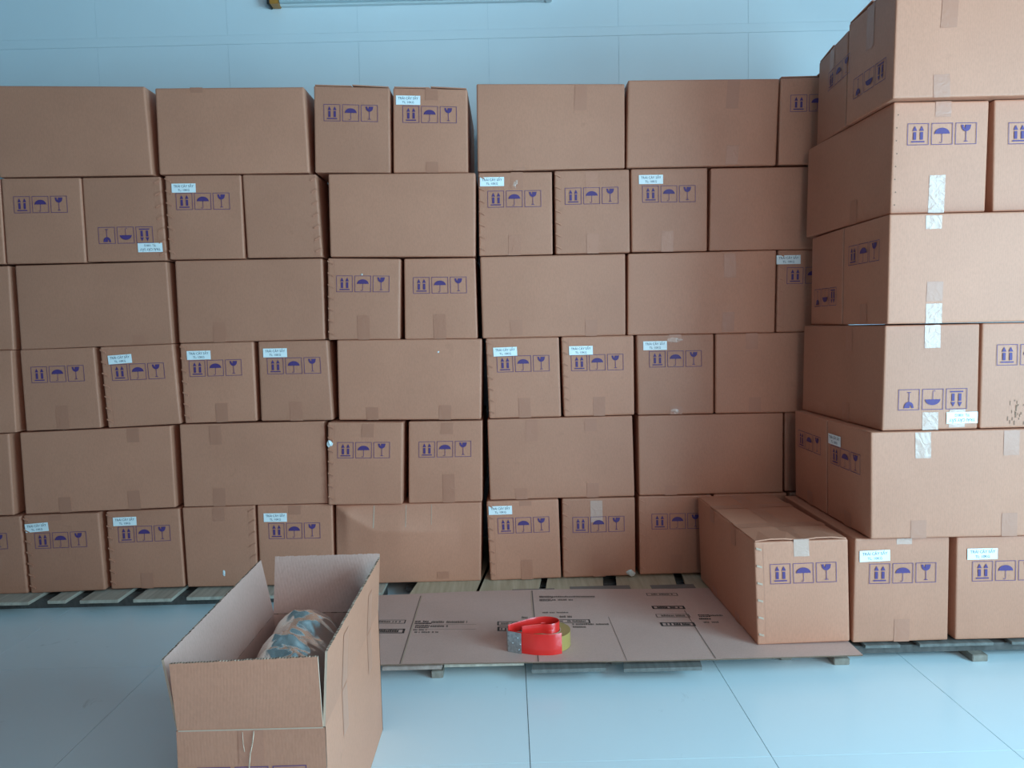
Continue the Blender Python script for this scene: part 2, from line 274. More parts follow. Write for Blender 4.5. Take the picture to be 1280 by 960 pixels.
# carton corners in metres: kind, row, pile, front corners TL TR BR BL, back corners, prints
CARTONS = {
  '6a': ('L',6,'back',[[-1.9578,0.0,2.0519],[-1.3753,0.0,2.0357],[-1.3649,0.0,1.7001],[-1.9591,0.0,1.705]],[[-1.9578,0.3,2.0519],[-1.3753,0.3,2.0357],[-1.3649,0.3,1.7001],[-1.9591,0.3,1.705]],[]),
  '6b': ('L',6,'back',[[-1.3373,0.0,2.0288],[-0.7639,0.0,2.0204],[-0.7569,0.0,1.6946],[-1.3399,0.0,1.701]],[[-1.3373,0.3,2.0288],[-0.7639,0.3,2.0204],[-0.7569,0.3,1.6946],[-1.3399,0.3,1.701]],[]),
  '6c': ('E',6,'back',[[-0.7253,0.0,2.0225],[-0.4348,0.0,2.0084],[-0.4435,0.0,1.6862],[-0.735,0.0,1.6943]],[[-0.7253,0.582,2.0225],[-0.4348,0.582,2.0084],[-0.4435,0.582,1.6862],[-0.735,0.582,1.6943]],[["f","sym",0.4877,0.6923,0]]),
  '6d': ('E',6,'back',[[-0.4223,0.0,2.0111],[-0.136,0.0,1.9986],[-0.1421,0.0,1.6822],[-0.4325,0.0,1.6877]],[[-0.4223,0.582,2.0111],[-0.136,0.582,1.9986],[-0.1421,0.582,1.6822],[-0.4325,0.582,1.6877]],[["f","sym",0.4921,0.6895,0],["f","lab",0.2033,0.8545,0]]),
  '6e': ('L',6,'back',[[-0.1,0.0,2.0173],[0.4722,0.0,2.0044],[0.4682,0.0,1.6849],[-0.1045,0.0,1.685]],[[-0.1,0.3,2.0173],[0.4722,0.3,2.0044],[0.4682,0.3,1.6849],[-0.1045,0.3,1.685]],[]),
  '6f': ('L',6,'back',[[0.4848,0.0,2.0176],[1.0702,0.0,2.0104],[1.0571,0.0,1.6816],[0.4745,0.0,1.6849]],[[0.4848,0.3,2.0176],[1.0702,0.3,2.0104],[1.0571,0.3,1.6816],[0.4745,0.3,1.6849]],[]),
  '5a': ('E',5,'back',[[-1.952,0.0,1.701],[-1.6445,0.0,1.6969],[-1.6447,0.0,1.3696],[-1.9535,0.0,1.372]],[[-1.952,0.582,1.701],[-1.6445,0.582,1.6969],[-1.6447,0.582,1.3696],[-1.9535,0.582,1.372]],[["f","sym",0.4852,0.6889,0]]),
  '5b': ('E',5,'back',[[-1.6405,0.0,1.6968],[-1.3374,0.0,1.6943],[-1.3301,0.0,1.3708],[-1.6407,0.0,1.3726]],[[-1.6405,0.582,1.6968],[-1.3374,0.582,1.6943],[-1.3301,0.582,1.3708],[-1.6407,0.582,1.3726]],[["f","sym",0.5112,0.3113,180],["f","lab",0.8071,0.1584,180]]),
  '5c': ('E',5,'back',[[-1.3184,0.0,1.6972],[-1.0239,0.0,1.6932],[-1.0249,0.0,1.3707],[-1.317,0.0,1.3738]],[[-1.3184,0.582,1.6972],[-1.0239,0.582,1.6932],[-1.0249,0.582,1.3707],[-1.317,0.582,1.3738]],[["f","sym",0.4911,0.688,0],["f","lab",0.2475,0.8467,0]]),
  '5d': ('E',5,'back',[[-1.0191,0.0,1.6945],[-0.7323,0.0,1.6894],[-0.7211,0.0,1.3694],[-1.0153,0.0,1.3735]],[[-1.0191,0.582,1.6945],[-0.7323,0.582,1.6894],[-0.7211,0.582,1.3694],[-1.0153,0.582,1.3735]],[]),
  '5e': ('L',5,'back',[[-0.6827,0.0,1.6868],[-0.1127,0.0,1.6784],[-0.1219,0.0,1.3567],[-0.6883,0.0,1.3687]],[[-0.6827,0.3,1.6868],[-0.1127,0.3,1.6784],[-0.1219,0.3,1.3567],[-0.6883,0.3,1.3687]],[]),
  '5f': ('E',5,'back',[[-0.1015,0.0,1.6809],[0.1847,0.0,1.6778],[0.1814,0.0,1.3591],[-0.1072,0.0,1.3596]],[[-0.1015,0.582,1.6809],[0.1847,0.582,1.6778],[0.1814,0.582,1.3591],[-0.1072,0.582,1.3596]],[["f","sym",0.4855,0.6798,0],["f","lab",0.1835,0.8893,0]]),
  '5g': ('E',5,'back',[[0.1941,0.0,1.6802],[0.4852,0.0,1.6796],[0.4844,0.0,1.3582],[0.1924,0.0,1.3589]],[[0.1941,0.582,1.6802],[0.4852,0.582,1.6796],[0.4844,0.582,1.3582],[0.1924,0.582,1.3589]],[["f","sym",0.4931,0.6913,0]]),
  '5h': ('E',5,'back',[[0.4915,0.0,1.6809],[0.7906,0.0,1.6786],[0.7876,0.0,1.3572],[0.4907,0.0,1.3605]],[[0.4915,0.582,1.6809],[0.7906,0.582,1.6786],[0.7876,0.582,1.3572],[0.4907,0.582,1.3605]],[["f","sym",0.4939,0.6931,0],["f","lab",0.2595,0.8684,0]]),
  '4a': ('L',4,'back',[[-1.9245,0.0,1.3654],[-1.332,0.0,1.3672],[-1.3256,0.0,1.0453],[-1.9249,0.0,1.0363]],[[-1.9245,0.3,1.3654],[-1.332,0.3,1.3672],[-1.3256,0.3,1.0453],[-1.9249,0.3,1.0363]],[]),
  '4b': ('L',4,'back',[[-1.3016,0.0,1.3703],[-0.7228,0.0,1.3658],[-0.7255,0.0,1.0468],[-1.3029,0.0,1.0466]],[[-1.3016,0.3,1.3703],[-0.7228,0.3,1.3658],[-0.7255,0.3,1.0468],[-1.3029,0.3,1.0466]],[]),
  '4c': ('E',4,'back',[[-0.701,0.0,1.3654],[-0.4148,0.0,1.3562],[-0.429,0.0,1.0409],[-0.7115,0.0,1.0455]],[[-0.701,0.582,1.3654],[-0.4148,0.582,1.3562],[-0.429,0.582,1.0409],[-0.7115,0.582,1.0455]],[["f","sym",0.4861,0.6867,0]]),
  '4d': ('E',4,'back',[[-0.4023,0.0,1.356],[-0.1232,0.0,1.3531],[-0.1226,0.0,1.0368],[-0.4103,0.0,1.0406]],[[-0.4023,0.582,1.356],[-0.1232,0.582,1.3531],[-0.1226,0.582,1.0368],[-0.4103,0.582,1.0406]],[["f","sym",0.4985,0.6675,0]]),
  '4e': ('L',4,'back',[[-0.1041,0.0,1.356],[0.4655,0.0,1.3549],[0.463,0.0,1.0356],[-0.1033,0.0,1.0367]],[[-0.1041,0.3,1.356],[0.4655,0.3,1.3549],[0.463,0.3,1.0356],[-0.1033,0.3,1.0367]],[]),
  '4f': ('L',4,'back',[[0.4765,0.0,1.3547],[1.0598,0.0,1.3548],[1.054,0.0,1.0319],[0.471,0.0,1.0356]],[[0.4765,0.3,1.3547],[1.0598,0.3,1.3548],[1.054,0.3,1.0319],[0.471,0.3,1.0356]],[]),
  '3a': ('E',3,'back',[[-1.93,0.0,1.0357],[-1.6384,0.0,1.0393],[-1.6307,0.0,0.7182],[-1.9282,0.0,0.7127]],[[-1.93,0.582,1.0357],[-1.6384,0.582,1.0393],[-1.6307,0.582,0.7182],[-1.9282,0.582,0.7127]],[["f","sym",0.4906,0.688,0]]),
  '3b': ('E',3,'back',[[-1.6146,0.0,1.0397],[-1.3257,0.0,1.0447],[-1.3123,0.0,0.7263],[-1.6022,0.0,0.7178]],[[-1.6146,0.582,1.0397],[-1.3257,0.582,1.0447],[-1.3123,0.582,0.7263],[-1.6022,0.582,0.7178]],[["f","sym",0.4942,0.6769,0],["f","lab",0.2665,0.8393,2]]),
  '3c': ('E',3,'back',[[-1.2997,0.0,1.0451],[-1.0097,0.0,1.0462],[-1.0097,0.0,0.73],[-1.2961,0.0,0.7276]],[[-1.2997,0.582,1.0451],[-1.0097,0.582,1.0462],[-1.0097,0.582,0.73],[-1.2961,0.582,0.7276]],[["f","sym",0.4724,0.6841,0],["f","lab",0.2541,0.8498,0]]),
  '3d': ('E',3,'back',[[-0.9892,0.0,1.0463],[-0.7147,0.0,1.045],[-0.7058,0.0,0.7264],[-0.9923,0.0,0.73]],[[-0.9892,0.582,1.0463],[-0.7147,0.582,1.045],[-0.7058,0.582,0.7264],[-0.9923,0.582,0.73]],[["f","sym",0.5026,0.6905,0],["f","lab",0.2442,0.8543,0]]),
  '3e': ('L',3,'back',[[-0.6785,0.0,1.044],[-0.1053,0.0,1.0358],[-0.1172,0.0,0.7145],[-0.6838,0.0,0.7259]],[[-0.6785,0.3,1.044],[-0.1053,0.3,1.0358],[-0.1172,0.3,0.7145],[-0.6838,0.3,0.7259]],[]),
  '3f': ('E',3,'back',[[-0.0908,0.0,1.036],[0.1986,0.0,1.0354],[0.202,0.0,0.7176],[-0.085,0.0,0.7175]],[[-0.0908,0.582,1.036],[0.1986,0.582,1.0354],[0.202,0.582,0.7176],[-0.085,0.582,0.7175]],[["f","sym",0.5003,0.6778,0],["f","lab",0.2601,0.8323,1]]),
  '3g': ('E',3,'back',[[0.2081,0.0,1.0354],[0.4946,0.0,1.0349],[0.4941,0.0,0.7184],[0.2132,0.0,0.7173]],[[0.2081,0.582,1.0354],[0.4946,0.582,1.0349],[0.4941,0.582,0.7184],[0.2132,0.582,0.7173]],[["f","sym",0.4889,0.6712,0],["f","lab",0.2652,0.8259,0]]),
  '3h': ('E',3,'back',[[0.5057,0.0,1.0348],[0.8115,0.0,1.033],[0.8102,0.0,0.7154],[0.5084,0.0,0.7165]],[[0.5057,0.582,1.0348],[0.8115,0.582,1.033],[0.8102,0.582,0.7154],[0.5084,0.582,0.7165]],[["f","sym",0.4993,0.6969,0],["f","lab",0.2362,0.8661,0]]),
  '2a': ('L',2,'back',[[-1.9557,0.0,0.7064],[-1.3541,0.0,0.7199],[-1.3525,0.0,0.3894],[-1.956,0.0,0.3767]],[[-1.9557,0.3,0.7064],[-1.3541,0.3,0.7199],[-1.3525,0.3,0.3894],[-1.956,0.3,0.3767]],[]),
  '2b': ('L',2,'back',[[-1.3186,0.0,0.7236],[-0.7426,0.0,0.7235],[-0.7408,0.0,0.3907],[-1.32,0.0,0.3904]],[[-1.3186,0.3,0.7236],[-0.7426,0.3,0.7235],[-0.7408,0.3,0.3907],[-1.32,0.3,0.3904]],[]),
  '2c': ('E',2,'back',[[-0.7238,0.0,0.7207],[-0.4249,0.0,0.7139],[-0.4397,0.0,0.384],[-0.7364,0.0,0.3884]],[[-0.7238,0.582,0.7207],[-0.4249,0.582,0.7139],[-0.4397,0.582,0.384],[-0.7364,0.582,0.3884]],[["f","sym",0.4798,0.6652,0]]),
  '2d': ('E',2,'back',[[-0.4057,0.0,0.7135],[-0.1126,0.0,0.7109],[-0.1215,0.0,0.3836],[-0.417,0.0,0.3838]],[[-0.4057,0.582,0.7135],[-0.1126,0.582,0.7109],[-0.1215,0.582,0.3836],[-0.417,0.582,0.3838]],[["f","sym",0.4951,0.6588,0]]),
  '2e': ('L',2,'back',[[-0.093,0.0,0.7139],[0.4861,0.0,0.7153],[0.4918,0.0,0.3883],[-0.0905,0.0,0.3868]],[[-0.093,0.3,0.7139],[0.4861,0.3,0.7153],[0.4918,0.3,0.3883],[-0.0905,0.3,0.3868]],[]),
  '2f': ('L',2,'back',[[0.5084,0.0,0.7143],[1.0883,0.0,0.7111],[1.0877,0.0,0.3896],[0.5096,0.0,0.391]],[[0.5084,0.3,0.7143],[1.0883,0.3,0.7111],[1.0877,0.3,0.3896],[0.5096,0.3,0.391]],[]),
  '1a': ('E',1,'back',[[-1.964,0.0,0.373],[-1.6612,0.0,0.3767],[-1.6543,0.0,0.0583],[-1.9556,0.0,0.052]],[[-1.964,0.582,0.373],[-1.6612,0.582,0.3767],[-1.6543,0.582,0.0583],[-1.9556,0.582,0.052]],[["f","sym",0.4752,0.6726,0],["f","lab",0.1735,0.8427,3]]),
  '1b': ('E',1,'back',[[-1.6354,0.0,0.378],[-1.3416,0.0,0.3836],[-1.3372,0.0,0.06],[-1.635,0.0,0.0586]],[[-1.6354,0.582,0.378],[-1.3416,0.582,0.3836],[-1.3372,0.582,0.06],[-1.635,0.582,0.0586]],[["f","sym",0.5074,0.7005,0],["f","lab",0.2525,0.8683,0]]),
  '1e': ('L',1,'back',[[-0.711,0.0,0.3837],[-0.1248,0.0,0.38],[-0.1371,0.0,0.0565],[-0.7201,0.0,0.0565]],[[-0.711,0.3,0.3837],[-0.1248,0.3,0.38],[-0.1371,0.3,0.0565],[-0.7201,0.3,0.0565]],[]),
  '1f': ('E',1,'back',[[-0.1049,0.0,0.3831],[0.1844,0.0,0.3855],[0.1895,0.0,0.0614],[-0.0974,0.0,0.0565]],[[-0.1049,0.582,0.3831],[0.1844,0.582,0.3855],[0.1895,0.582,0.0614],[-0.0974,0.582,0.0565]],[["f","sym",0.5014,0.6895,0],["f","lab",0.1877,0.8854,0]]),
  '1g': ('E',1,'back',[[0.1989,0.0,0.3856],[0.4917,0.0,0.3843],[0.4912,0.0,0.0645],[0.1975,0.0,0.0615]],[[0.1989,0.582,0.3856],[0.4917,0.582,0.3843],[0.4912,0.582,0.0645],[0.1975,0.582,0.0615]],[["f","sym",0.4954,0.6705,0]]),
  '6g': ('E',6,'back',[[1.0743,0.0,2.0118],[1.3656,0.0,2.0127],[1.3566,0.0,1.6807],[1.0659,0.0,1.6827]],[[1.0743,0.582,2.0118],[1.3656,0.582,2.0127],[1.3566,0.582,1.6807],[1.0659,0.582,1.6827]],[["f","sym",0.4909,0.7019,0]]),
  '5z': ('E',5,'back',[[-2.251,0.0,1.6988],[-1.9567,0.0,1.7011],[-1.9597,0.0,1.372],[-2.2563,0.0,1.3706]],[[-2.251,0.582,1.6988],[-1.9567,0.582,1.7011],[-1.9597,0.582,1.372],[-2.2563,0.582,1.3706]],[]),
  '5i': ('L',5,'back',[[0.8046,0.0,1.6773],[1.3817,0.0,1.6739],[1.3788,-0.0,1.3531],[0.797,0.0,1.3585]],[[0.8046,0.3,1.6773],[1.3817,0.3,1.6739],[1.3788,0.3,1.3531],[0.797,0.3,1.3585]],[]),
  '4z': ('L',4,'back',[[-2.5195,0.0,1.3606],[-1.9508,0.0,1.3657],[-1.9563,0.0,1.0361],[-2.52,0.0,1.0371]],[[-2.5195,0.3,1.3606],[-1.9508,0.3,1.3657],[-1.9563,0.3,1.0361],[-2.52,0.3,1.0371]],[]),
  '4g': ('E',4,'back',[[1.0683,0.0,1.3547],[1.3537,0.0,1.3525],[1.3506,0.0,1.0291],[1.0619,0.0,1.0318]],[[1.0683,0.582,1.3547],[1.3537,0.582,1.3525],[1.3506,0.582,1.0291],[1.0619,0.582,1.0318]],[["f","sym",0.4891,0.69,0],["f","lab",0.1429,0.8831,0]]),
  '3z': ('E',3,'back',[[-2.247,0.0,1.0348],[-1.96,0.0,1.0355],[-1.9651,0.0,0.7088],[-2.2484,0.0,0.7031]],[[-2.247,0.582,1.0348],[-1.96,0.582,1.0355],[-1.9651,0.582,0.7088],[-2.2484,0.582,0.7031]],[]),
  '3i': ('L',3,'back',[[0.8184,0.0,1.033],[1.395,0.0,1.0281],[1.3953,0.0,0.7099],[0.8166,0.0,0.7153]],[[0.8184,0.3,1.033],[1.395,0.3,1.0281],[1.3953,0.3,0.7099],[0.8166,0.3,0.7153]],[]),
  '2z': ('L',2,'back',[[-2.566,0.0,0.6985],[-2.0003,0.0,0.7044],[-2.0027,0.0,0.3732],[-2.5637,0.0,0.3663]],[[-2.566,0.3,0.6985],[-2.0003,0.3,0.7044],[-2.0027,0.3,0.3732],[-2.5637,0.3,0.3663]],[]),
  '2g': ('E',2,'back',[[1.0979,0.0,0.7109],[1.3921,0.0,0.7093],[1.3956,0.0,0.39],[1.099,0.0,0.3909]],[[1.0979,0.582,0.7109],[1.3921,0.582,0.7093],[1.3956,0.582,0.39],[1.099,0.582,0.3909]],[]),
  '1z': ('E',1,'back',[[-2.2695,0.0,0.3642],[-1.974,0.0,0.3703],[-1.9685,0.0,0.052],[-2.263,0.0,0.052]],[[-2.2695,0.582,0.3642],[-1.974,0.582,0.3703],[-1.9685,0.582,0.052],[-2.263,0.582,0.052]],[["f","sym",0.4468,0.6923,0]]),
  '1c': ('E',1,'back',[[-1.3284,0.0,0.3866],[-1.038,0.0,0.3892],[-1.0399,0.0,0.0583],[-1.3248,0.0,0.06]],[[-1.3284,0.582,0.3866],[-1.038,0.582,0.3892],[-1.0399,0.582,0.0583],[-1.3248,0.582,0.06]],[]),
  '1d': ('E',1,'back',[[-1.0283,0.0,0.3892],[-0.7251,0.0,0.3869],[-0.7311,0.0,0.054],[-1.0305,0.0,0.0582]],[[-1.0283,0.582,0.3892],[-0.7251,0.582,0.3869],[-0.7311,0.582,0.054],[-1.0305,0.582,0.0582]],[["f","sym",0.4902,0.681,0],["f","lab",0.2417,0.8476,0]]),
  '1h': ('E',1,'back',[[0.5079,0.0,0.3874],[0.8025,0.0,0.385],[0.8045,0.0,0.0645],[0.5091,0.0,0.0645]],[[0.5079,0.582,0.3874],[0.8025,0.582,0.385],[0.8045,0.582,0.0645],[0.5091,0.582,0.0645]],[["f","sym",0.5255,0.677,0]]),
  '1i': ('E',1,'back',[[0.8106,0.0,0.3878],[1.1054,0.0,0.3869],[1.1098,0.0,0.0645],[0.8126,0.0,0.0645]],[[0.8106,0.582,0.3878],[1.1054,0.582,0.3869],[1.1098,0.582,0.0645],[0.8126,0.582,0.0645]],[]),
  '1j': ('E',1,'back',[[1.1151,0.0,0.3866],[1.415,0.0,0.3856],[1.4186,0.0,0.0645],[1.1196,0.0,0.0645]],[[1.1151,0.582,0.3866],[1.415,0.582,0.3856],[1.4186,0.582,0.0645],[1.1196,0.582,0.0645]],[]),
  'R0': ('E',1,'right',[[0.7494,-0.68,0.3914],[1.0423,-0.68,0.3944],[1.0515,-0.68,0.066],[0.7604,-0.68,0.0615]],[[0.7297,-0.06,0.3914],[1.0226,-0.06,0.3944],[1.0318,-0.06,0.066],[0.7407,-0.06,0.0615]],[["f","sym",0.5137,0.6887,0]]),
  'R1b': ('E',1,'right',[[1.0648,-0.68,0.3944],[1.3597,-0.68,0.3935],[1.3607,-0.68,0.062],[1.0599,-0.68,0.0609]],[[1.0648,-0.08,0.3944],[1.3597,-0.08,0.3935],[1.3607,-0.08,0.062],[1.0599,-0.08,0.0609]],[["f","sym",0.5078,0.6647,0],["f","lab",0.2077,0.8362,1.5]]),
  'R1c': ('E',1,'right',[[1.3822,-0.68,0.3917],[1.6775,-0.68,0.3914],[1.6823,-0.68,0.0614],[1.3839,-0.68,0.062]],[[1.3822,-0.08,0.3917],[1.6775,-0.08,0.3914],[1.6823,-0.08,0.0614],[1.3839,-0.08,0.062]],[["f","sym",0.5182,0.6674,0],["f","lab",0.2696,0.8357,0]]),
  'R2': ('L',2,'right',[[1.1002,-0.7,0.7308],[1.6796,-0.7,0.7301],[1.6901,-0.7,0.3964],[1.1042,-0.7,0.3984]],[[1.096,-0.395,0.7308],[1.6754,-0.395,0.7301],[1.6859,-0.395,0.3964],[1.1,-0.395,0.3984]],[["l","sym",0.4492,0.6618,0],["l","lab",0.2006,0.8192,0]]),
  'R3': ('E',3,'right',[[1.1445,-0.69,1.0559],[1.4331,-0.69,1.0546],[1.4332,-0.69,0.7328],[1.1391,-0.69,0.7328]],[[1.1346,-0.09,1.0559],[1.4232,-0.09,1.0546],[1.4233,-0.09,0.7328],[1.1292,-0.09,0.7328]],[["f","sym",0.5186,0.2929,180],["f","lab",0.8296,0.1102,180]]),
  'R3b': ('E',3,'right',[[1.4404,-0.69,1.0556],[1.7281,-0.69,1.0529],[1.7289,-0.69,0.7328],[1.4394,-0.69,0.7328]],[[1.4404,-0.09,1.0556],[1.7281,-0.09,1.0529],[1.7289,-0.09,0.7328],[1.4394,-0.09,0.7328]],[["f","sym",0.518,0.6981,0]]),
  'R4': ('L',4,'right',[[1.1457,-0.705,1.3868],[1.7203,-0.705,1.3853],[1.7263,-0.705,1.0579],[1.143,-0.705,1.0599]],[[1.1468,-0.4,1.3868],[1.7214,-0.4,1.3853],[1.7274,-0.4,1.0579],[1.144,-0.4,1.0599]],[["l","sym",0.4808,0.6953,0]]),
  'R5': ('E',5,'right',[[1.1719,-0.67,1.7231],[1.4585,-0.67,1.7213],[1.4535,-0.67,1.3923],[1.1648,-0.67,1.3923]],[[1.1551,-0.07,1.7231],[1.4416,-0.07,1.7213],[1.4366,-0.07,1.3923],[1.1479,-0.07,1.3923]],[["f","sym",0.5118,0.7084,0]]),
  'R5b': ('E',5,'right',[[1.4735,-0.67,1.7231],[1.7621,-0.67,1.7231],[1.7614,-0.67,1.3915],[1.4758,-0.67,1.3923]],[[1.4735,-0.07,1.7231],[1.7621,-0.07,1.7231],[1.7614,-0.07,1.3915],[1.4758,-0.07,1.3923]],[["f","sym",0.5095,0.6965,0]]),
  'R6': ('L',6,'right',[[1.1612,-0.7,2.0556],[1.7345,-0.7,2.0565],[1.7317,-0.7,1.7251],[1.153,-0.7,1.7251]],[[1.1589,-0.395,2.0556],[1.7322,-0.395,2.0565],[1.7294,-0.395,1.7251],[1.1507,-0.395,1.7251]],[["l","sym",0.5142,0.3115,180]]),
  'R2f': ('L',2,'right',[[1.096,-0.389,0.7308],[1.6754,-0.389,0.7301],[1.6859,-0.389,0.3964],[1.1,-0.389,0.3984]],[[1.0989,-0.094,0.7308],[1.6783,-0.094,0.7301],[1.6887,-0.094,0.3964],[1.1029,-0.094,0.3984]],[["l","sym",0.4876,0.6974,0]]),
  'R4f': ('L',4,'right',[[1.1468,-0.394,1.3868],[1.7214,-0.394,1.3853],[1.7274,-0.394,1.0579],[1.144,-0.394,1.0599]],[[1.16,-0.099,1.3868],[1.7346,-0.099,1.3853],[1.7406,-0.099,1.0579],[1.1572,-0.099,1.0599]],[["l","sym",0.4878,0.3031,180]]),
  'R6f': ('L',6,'right',[[1.1589,-0.389,2.0336],[1.7322,-0.389,2.0345],[1.7294,-0.389,1.7251],[1.1507,-0.389,1.7251]],[[1.1846,-0.094,2.0336],[1.7579,-0.094,2.0345],[1.7551,-0.094,1.7251],[1.1764,-0.094,1.7251]],[["l","sym",0.7483,0.6499,0]]),
}

# ------------------------------------------------------------------ room shell
X0, X1, Y0, Y1, ZC = -5.2, 3.0, -4.3, 0.68, 3.6
def structure(o): o['kind'] = 'structure'; return o
g = MB(); g.box((X0 - .1, Y0 - .1, -.12), (X1 + .1, Y1 + .1, -.003)); floor = structure(g.build('floor', M['grout']))
# tiles: joints recessed
tmesh = None
TX, TY, TS = -1.7722, -1.185, 0.6
nx0 = math.floor((X0 - TX) / TS); ny0 = math.floor((Y0 - TY) / TS)
i = nx0
while TX + i * TS < X1:
    j = ny0
    while TY + j * TS < Y1:
        a, b = max(TX + i * TS, X0), min(TX + (i + 1) * TS, X1); c_, d_ = max(TY + j * TS, Y0), min(TY + (j + 1) * TS, Y1)
        if b - a > .03 and d_ - c_ > .03:
            full = (b - a > .599 and d_ - c_ > .599)
            if full and tmesh:
                o = bpy.data.objects.new('floor_tile', tmesh); C.objects.link(o)
            else:
                g = MB(); g.box((.001, .001, -.003), (b - a - .001, d_ - c_ - .001, 0.0))
                o = g.build('floor_tile', M['tile'])
                if full: tmesh = o.data
            o.parent = floor; o.location = (a, c_, 0)
        j += 1
    i += 1
g = MB(); g.box((X0 - .1, Y1, 0), (X1 + .1, Y1 + .1, ZC)); wall_back = structure(g.build('wall_back', M['wall_gap']))
def panel(x0, x1, z0, z1, t=.002):
    g = MB(); g.box((0, -t, 0), (x1 - x0 - .0014, 0, z1 - z0 - .0014)); o = g.build('wall_panel', M['wall'], wall_back, bevel=.0004); o.location = (x0 + .0007, Y1, z0 + .0007)
px = -.669 * 1.008 - .6135 * 8
while px < X1:
    a, b = max(px, X0), min(px + .6135, X1)
    if b - a > .05:
        panel(a, b, .0, 2.437); panel(a, b, 2.479, ZC)
    px += .6135
panel(X0, X1, 2.437, 2.479, .004)
g = MB(); g.box((X0 - .1, Y0, 0), (X0, Y1, ZC)); structure(g.build('wall_left', M['wall_far']))
# right wall with a wide open doorway
g = MB(); g.box((X1, -1.9, 0), (X1 + .1, Y1, ZC)); g.box((X1, Y0, 0), (X1 + .1, -4.24, ZC)); g.box((X1, -4.24, 2.65), (X1 + .1, -1.9, ZC)); structure(g.build('wall_right', M['wall_far']))
g = MB()
for y in (-4.24, -1.96): g.box((X1 - .012, y, 0), (X1 + .1, y + .06, 2.65))
g.box((X1 - .012, -4.18, 2.59), (X1 + .1, -1.96, 2.65)); structure(g.build('door_1', M['white'], bevel=.003))
# front wall (behind the camera) with a window
g = MB(); g.box((X0, Y0 - .1, 0), (.2, Y0, ZC)); g.box((2.2, Y0 - .1, 0), (X1, Y0, ZC)); g.box((.2, Y0 - .1, 0), (2.2, Y0, .95)); g.box((.2, Y0 - .1, 2.65), (2.2, Y0, ZC)); structure(g.build('wall_front', M['wall_far']))
g = MB()
for x in (.2, 1.175, 2.15): g.box((x, Y0 - .07, .95), (x + .05, Y0 - .01, 2.65))
for z in (.95, 2.6): g.box((.2, Y0 - .07, z), (2.2, Y0 - .01, z + .05))
structure(g.build('window_1', M['white'], bevel=.002))
g = MB(); g.box((X0 - .1, Y0 - .1, ZC), (X1 + .1, Y1 + .1, ZC + .1)); structure(g.build('ceiling', M['ceiling']))

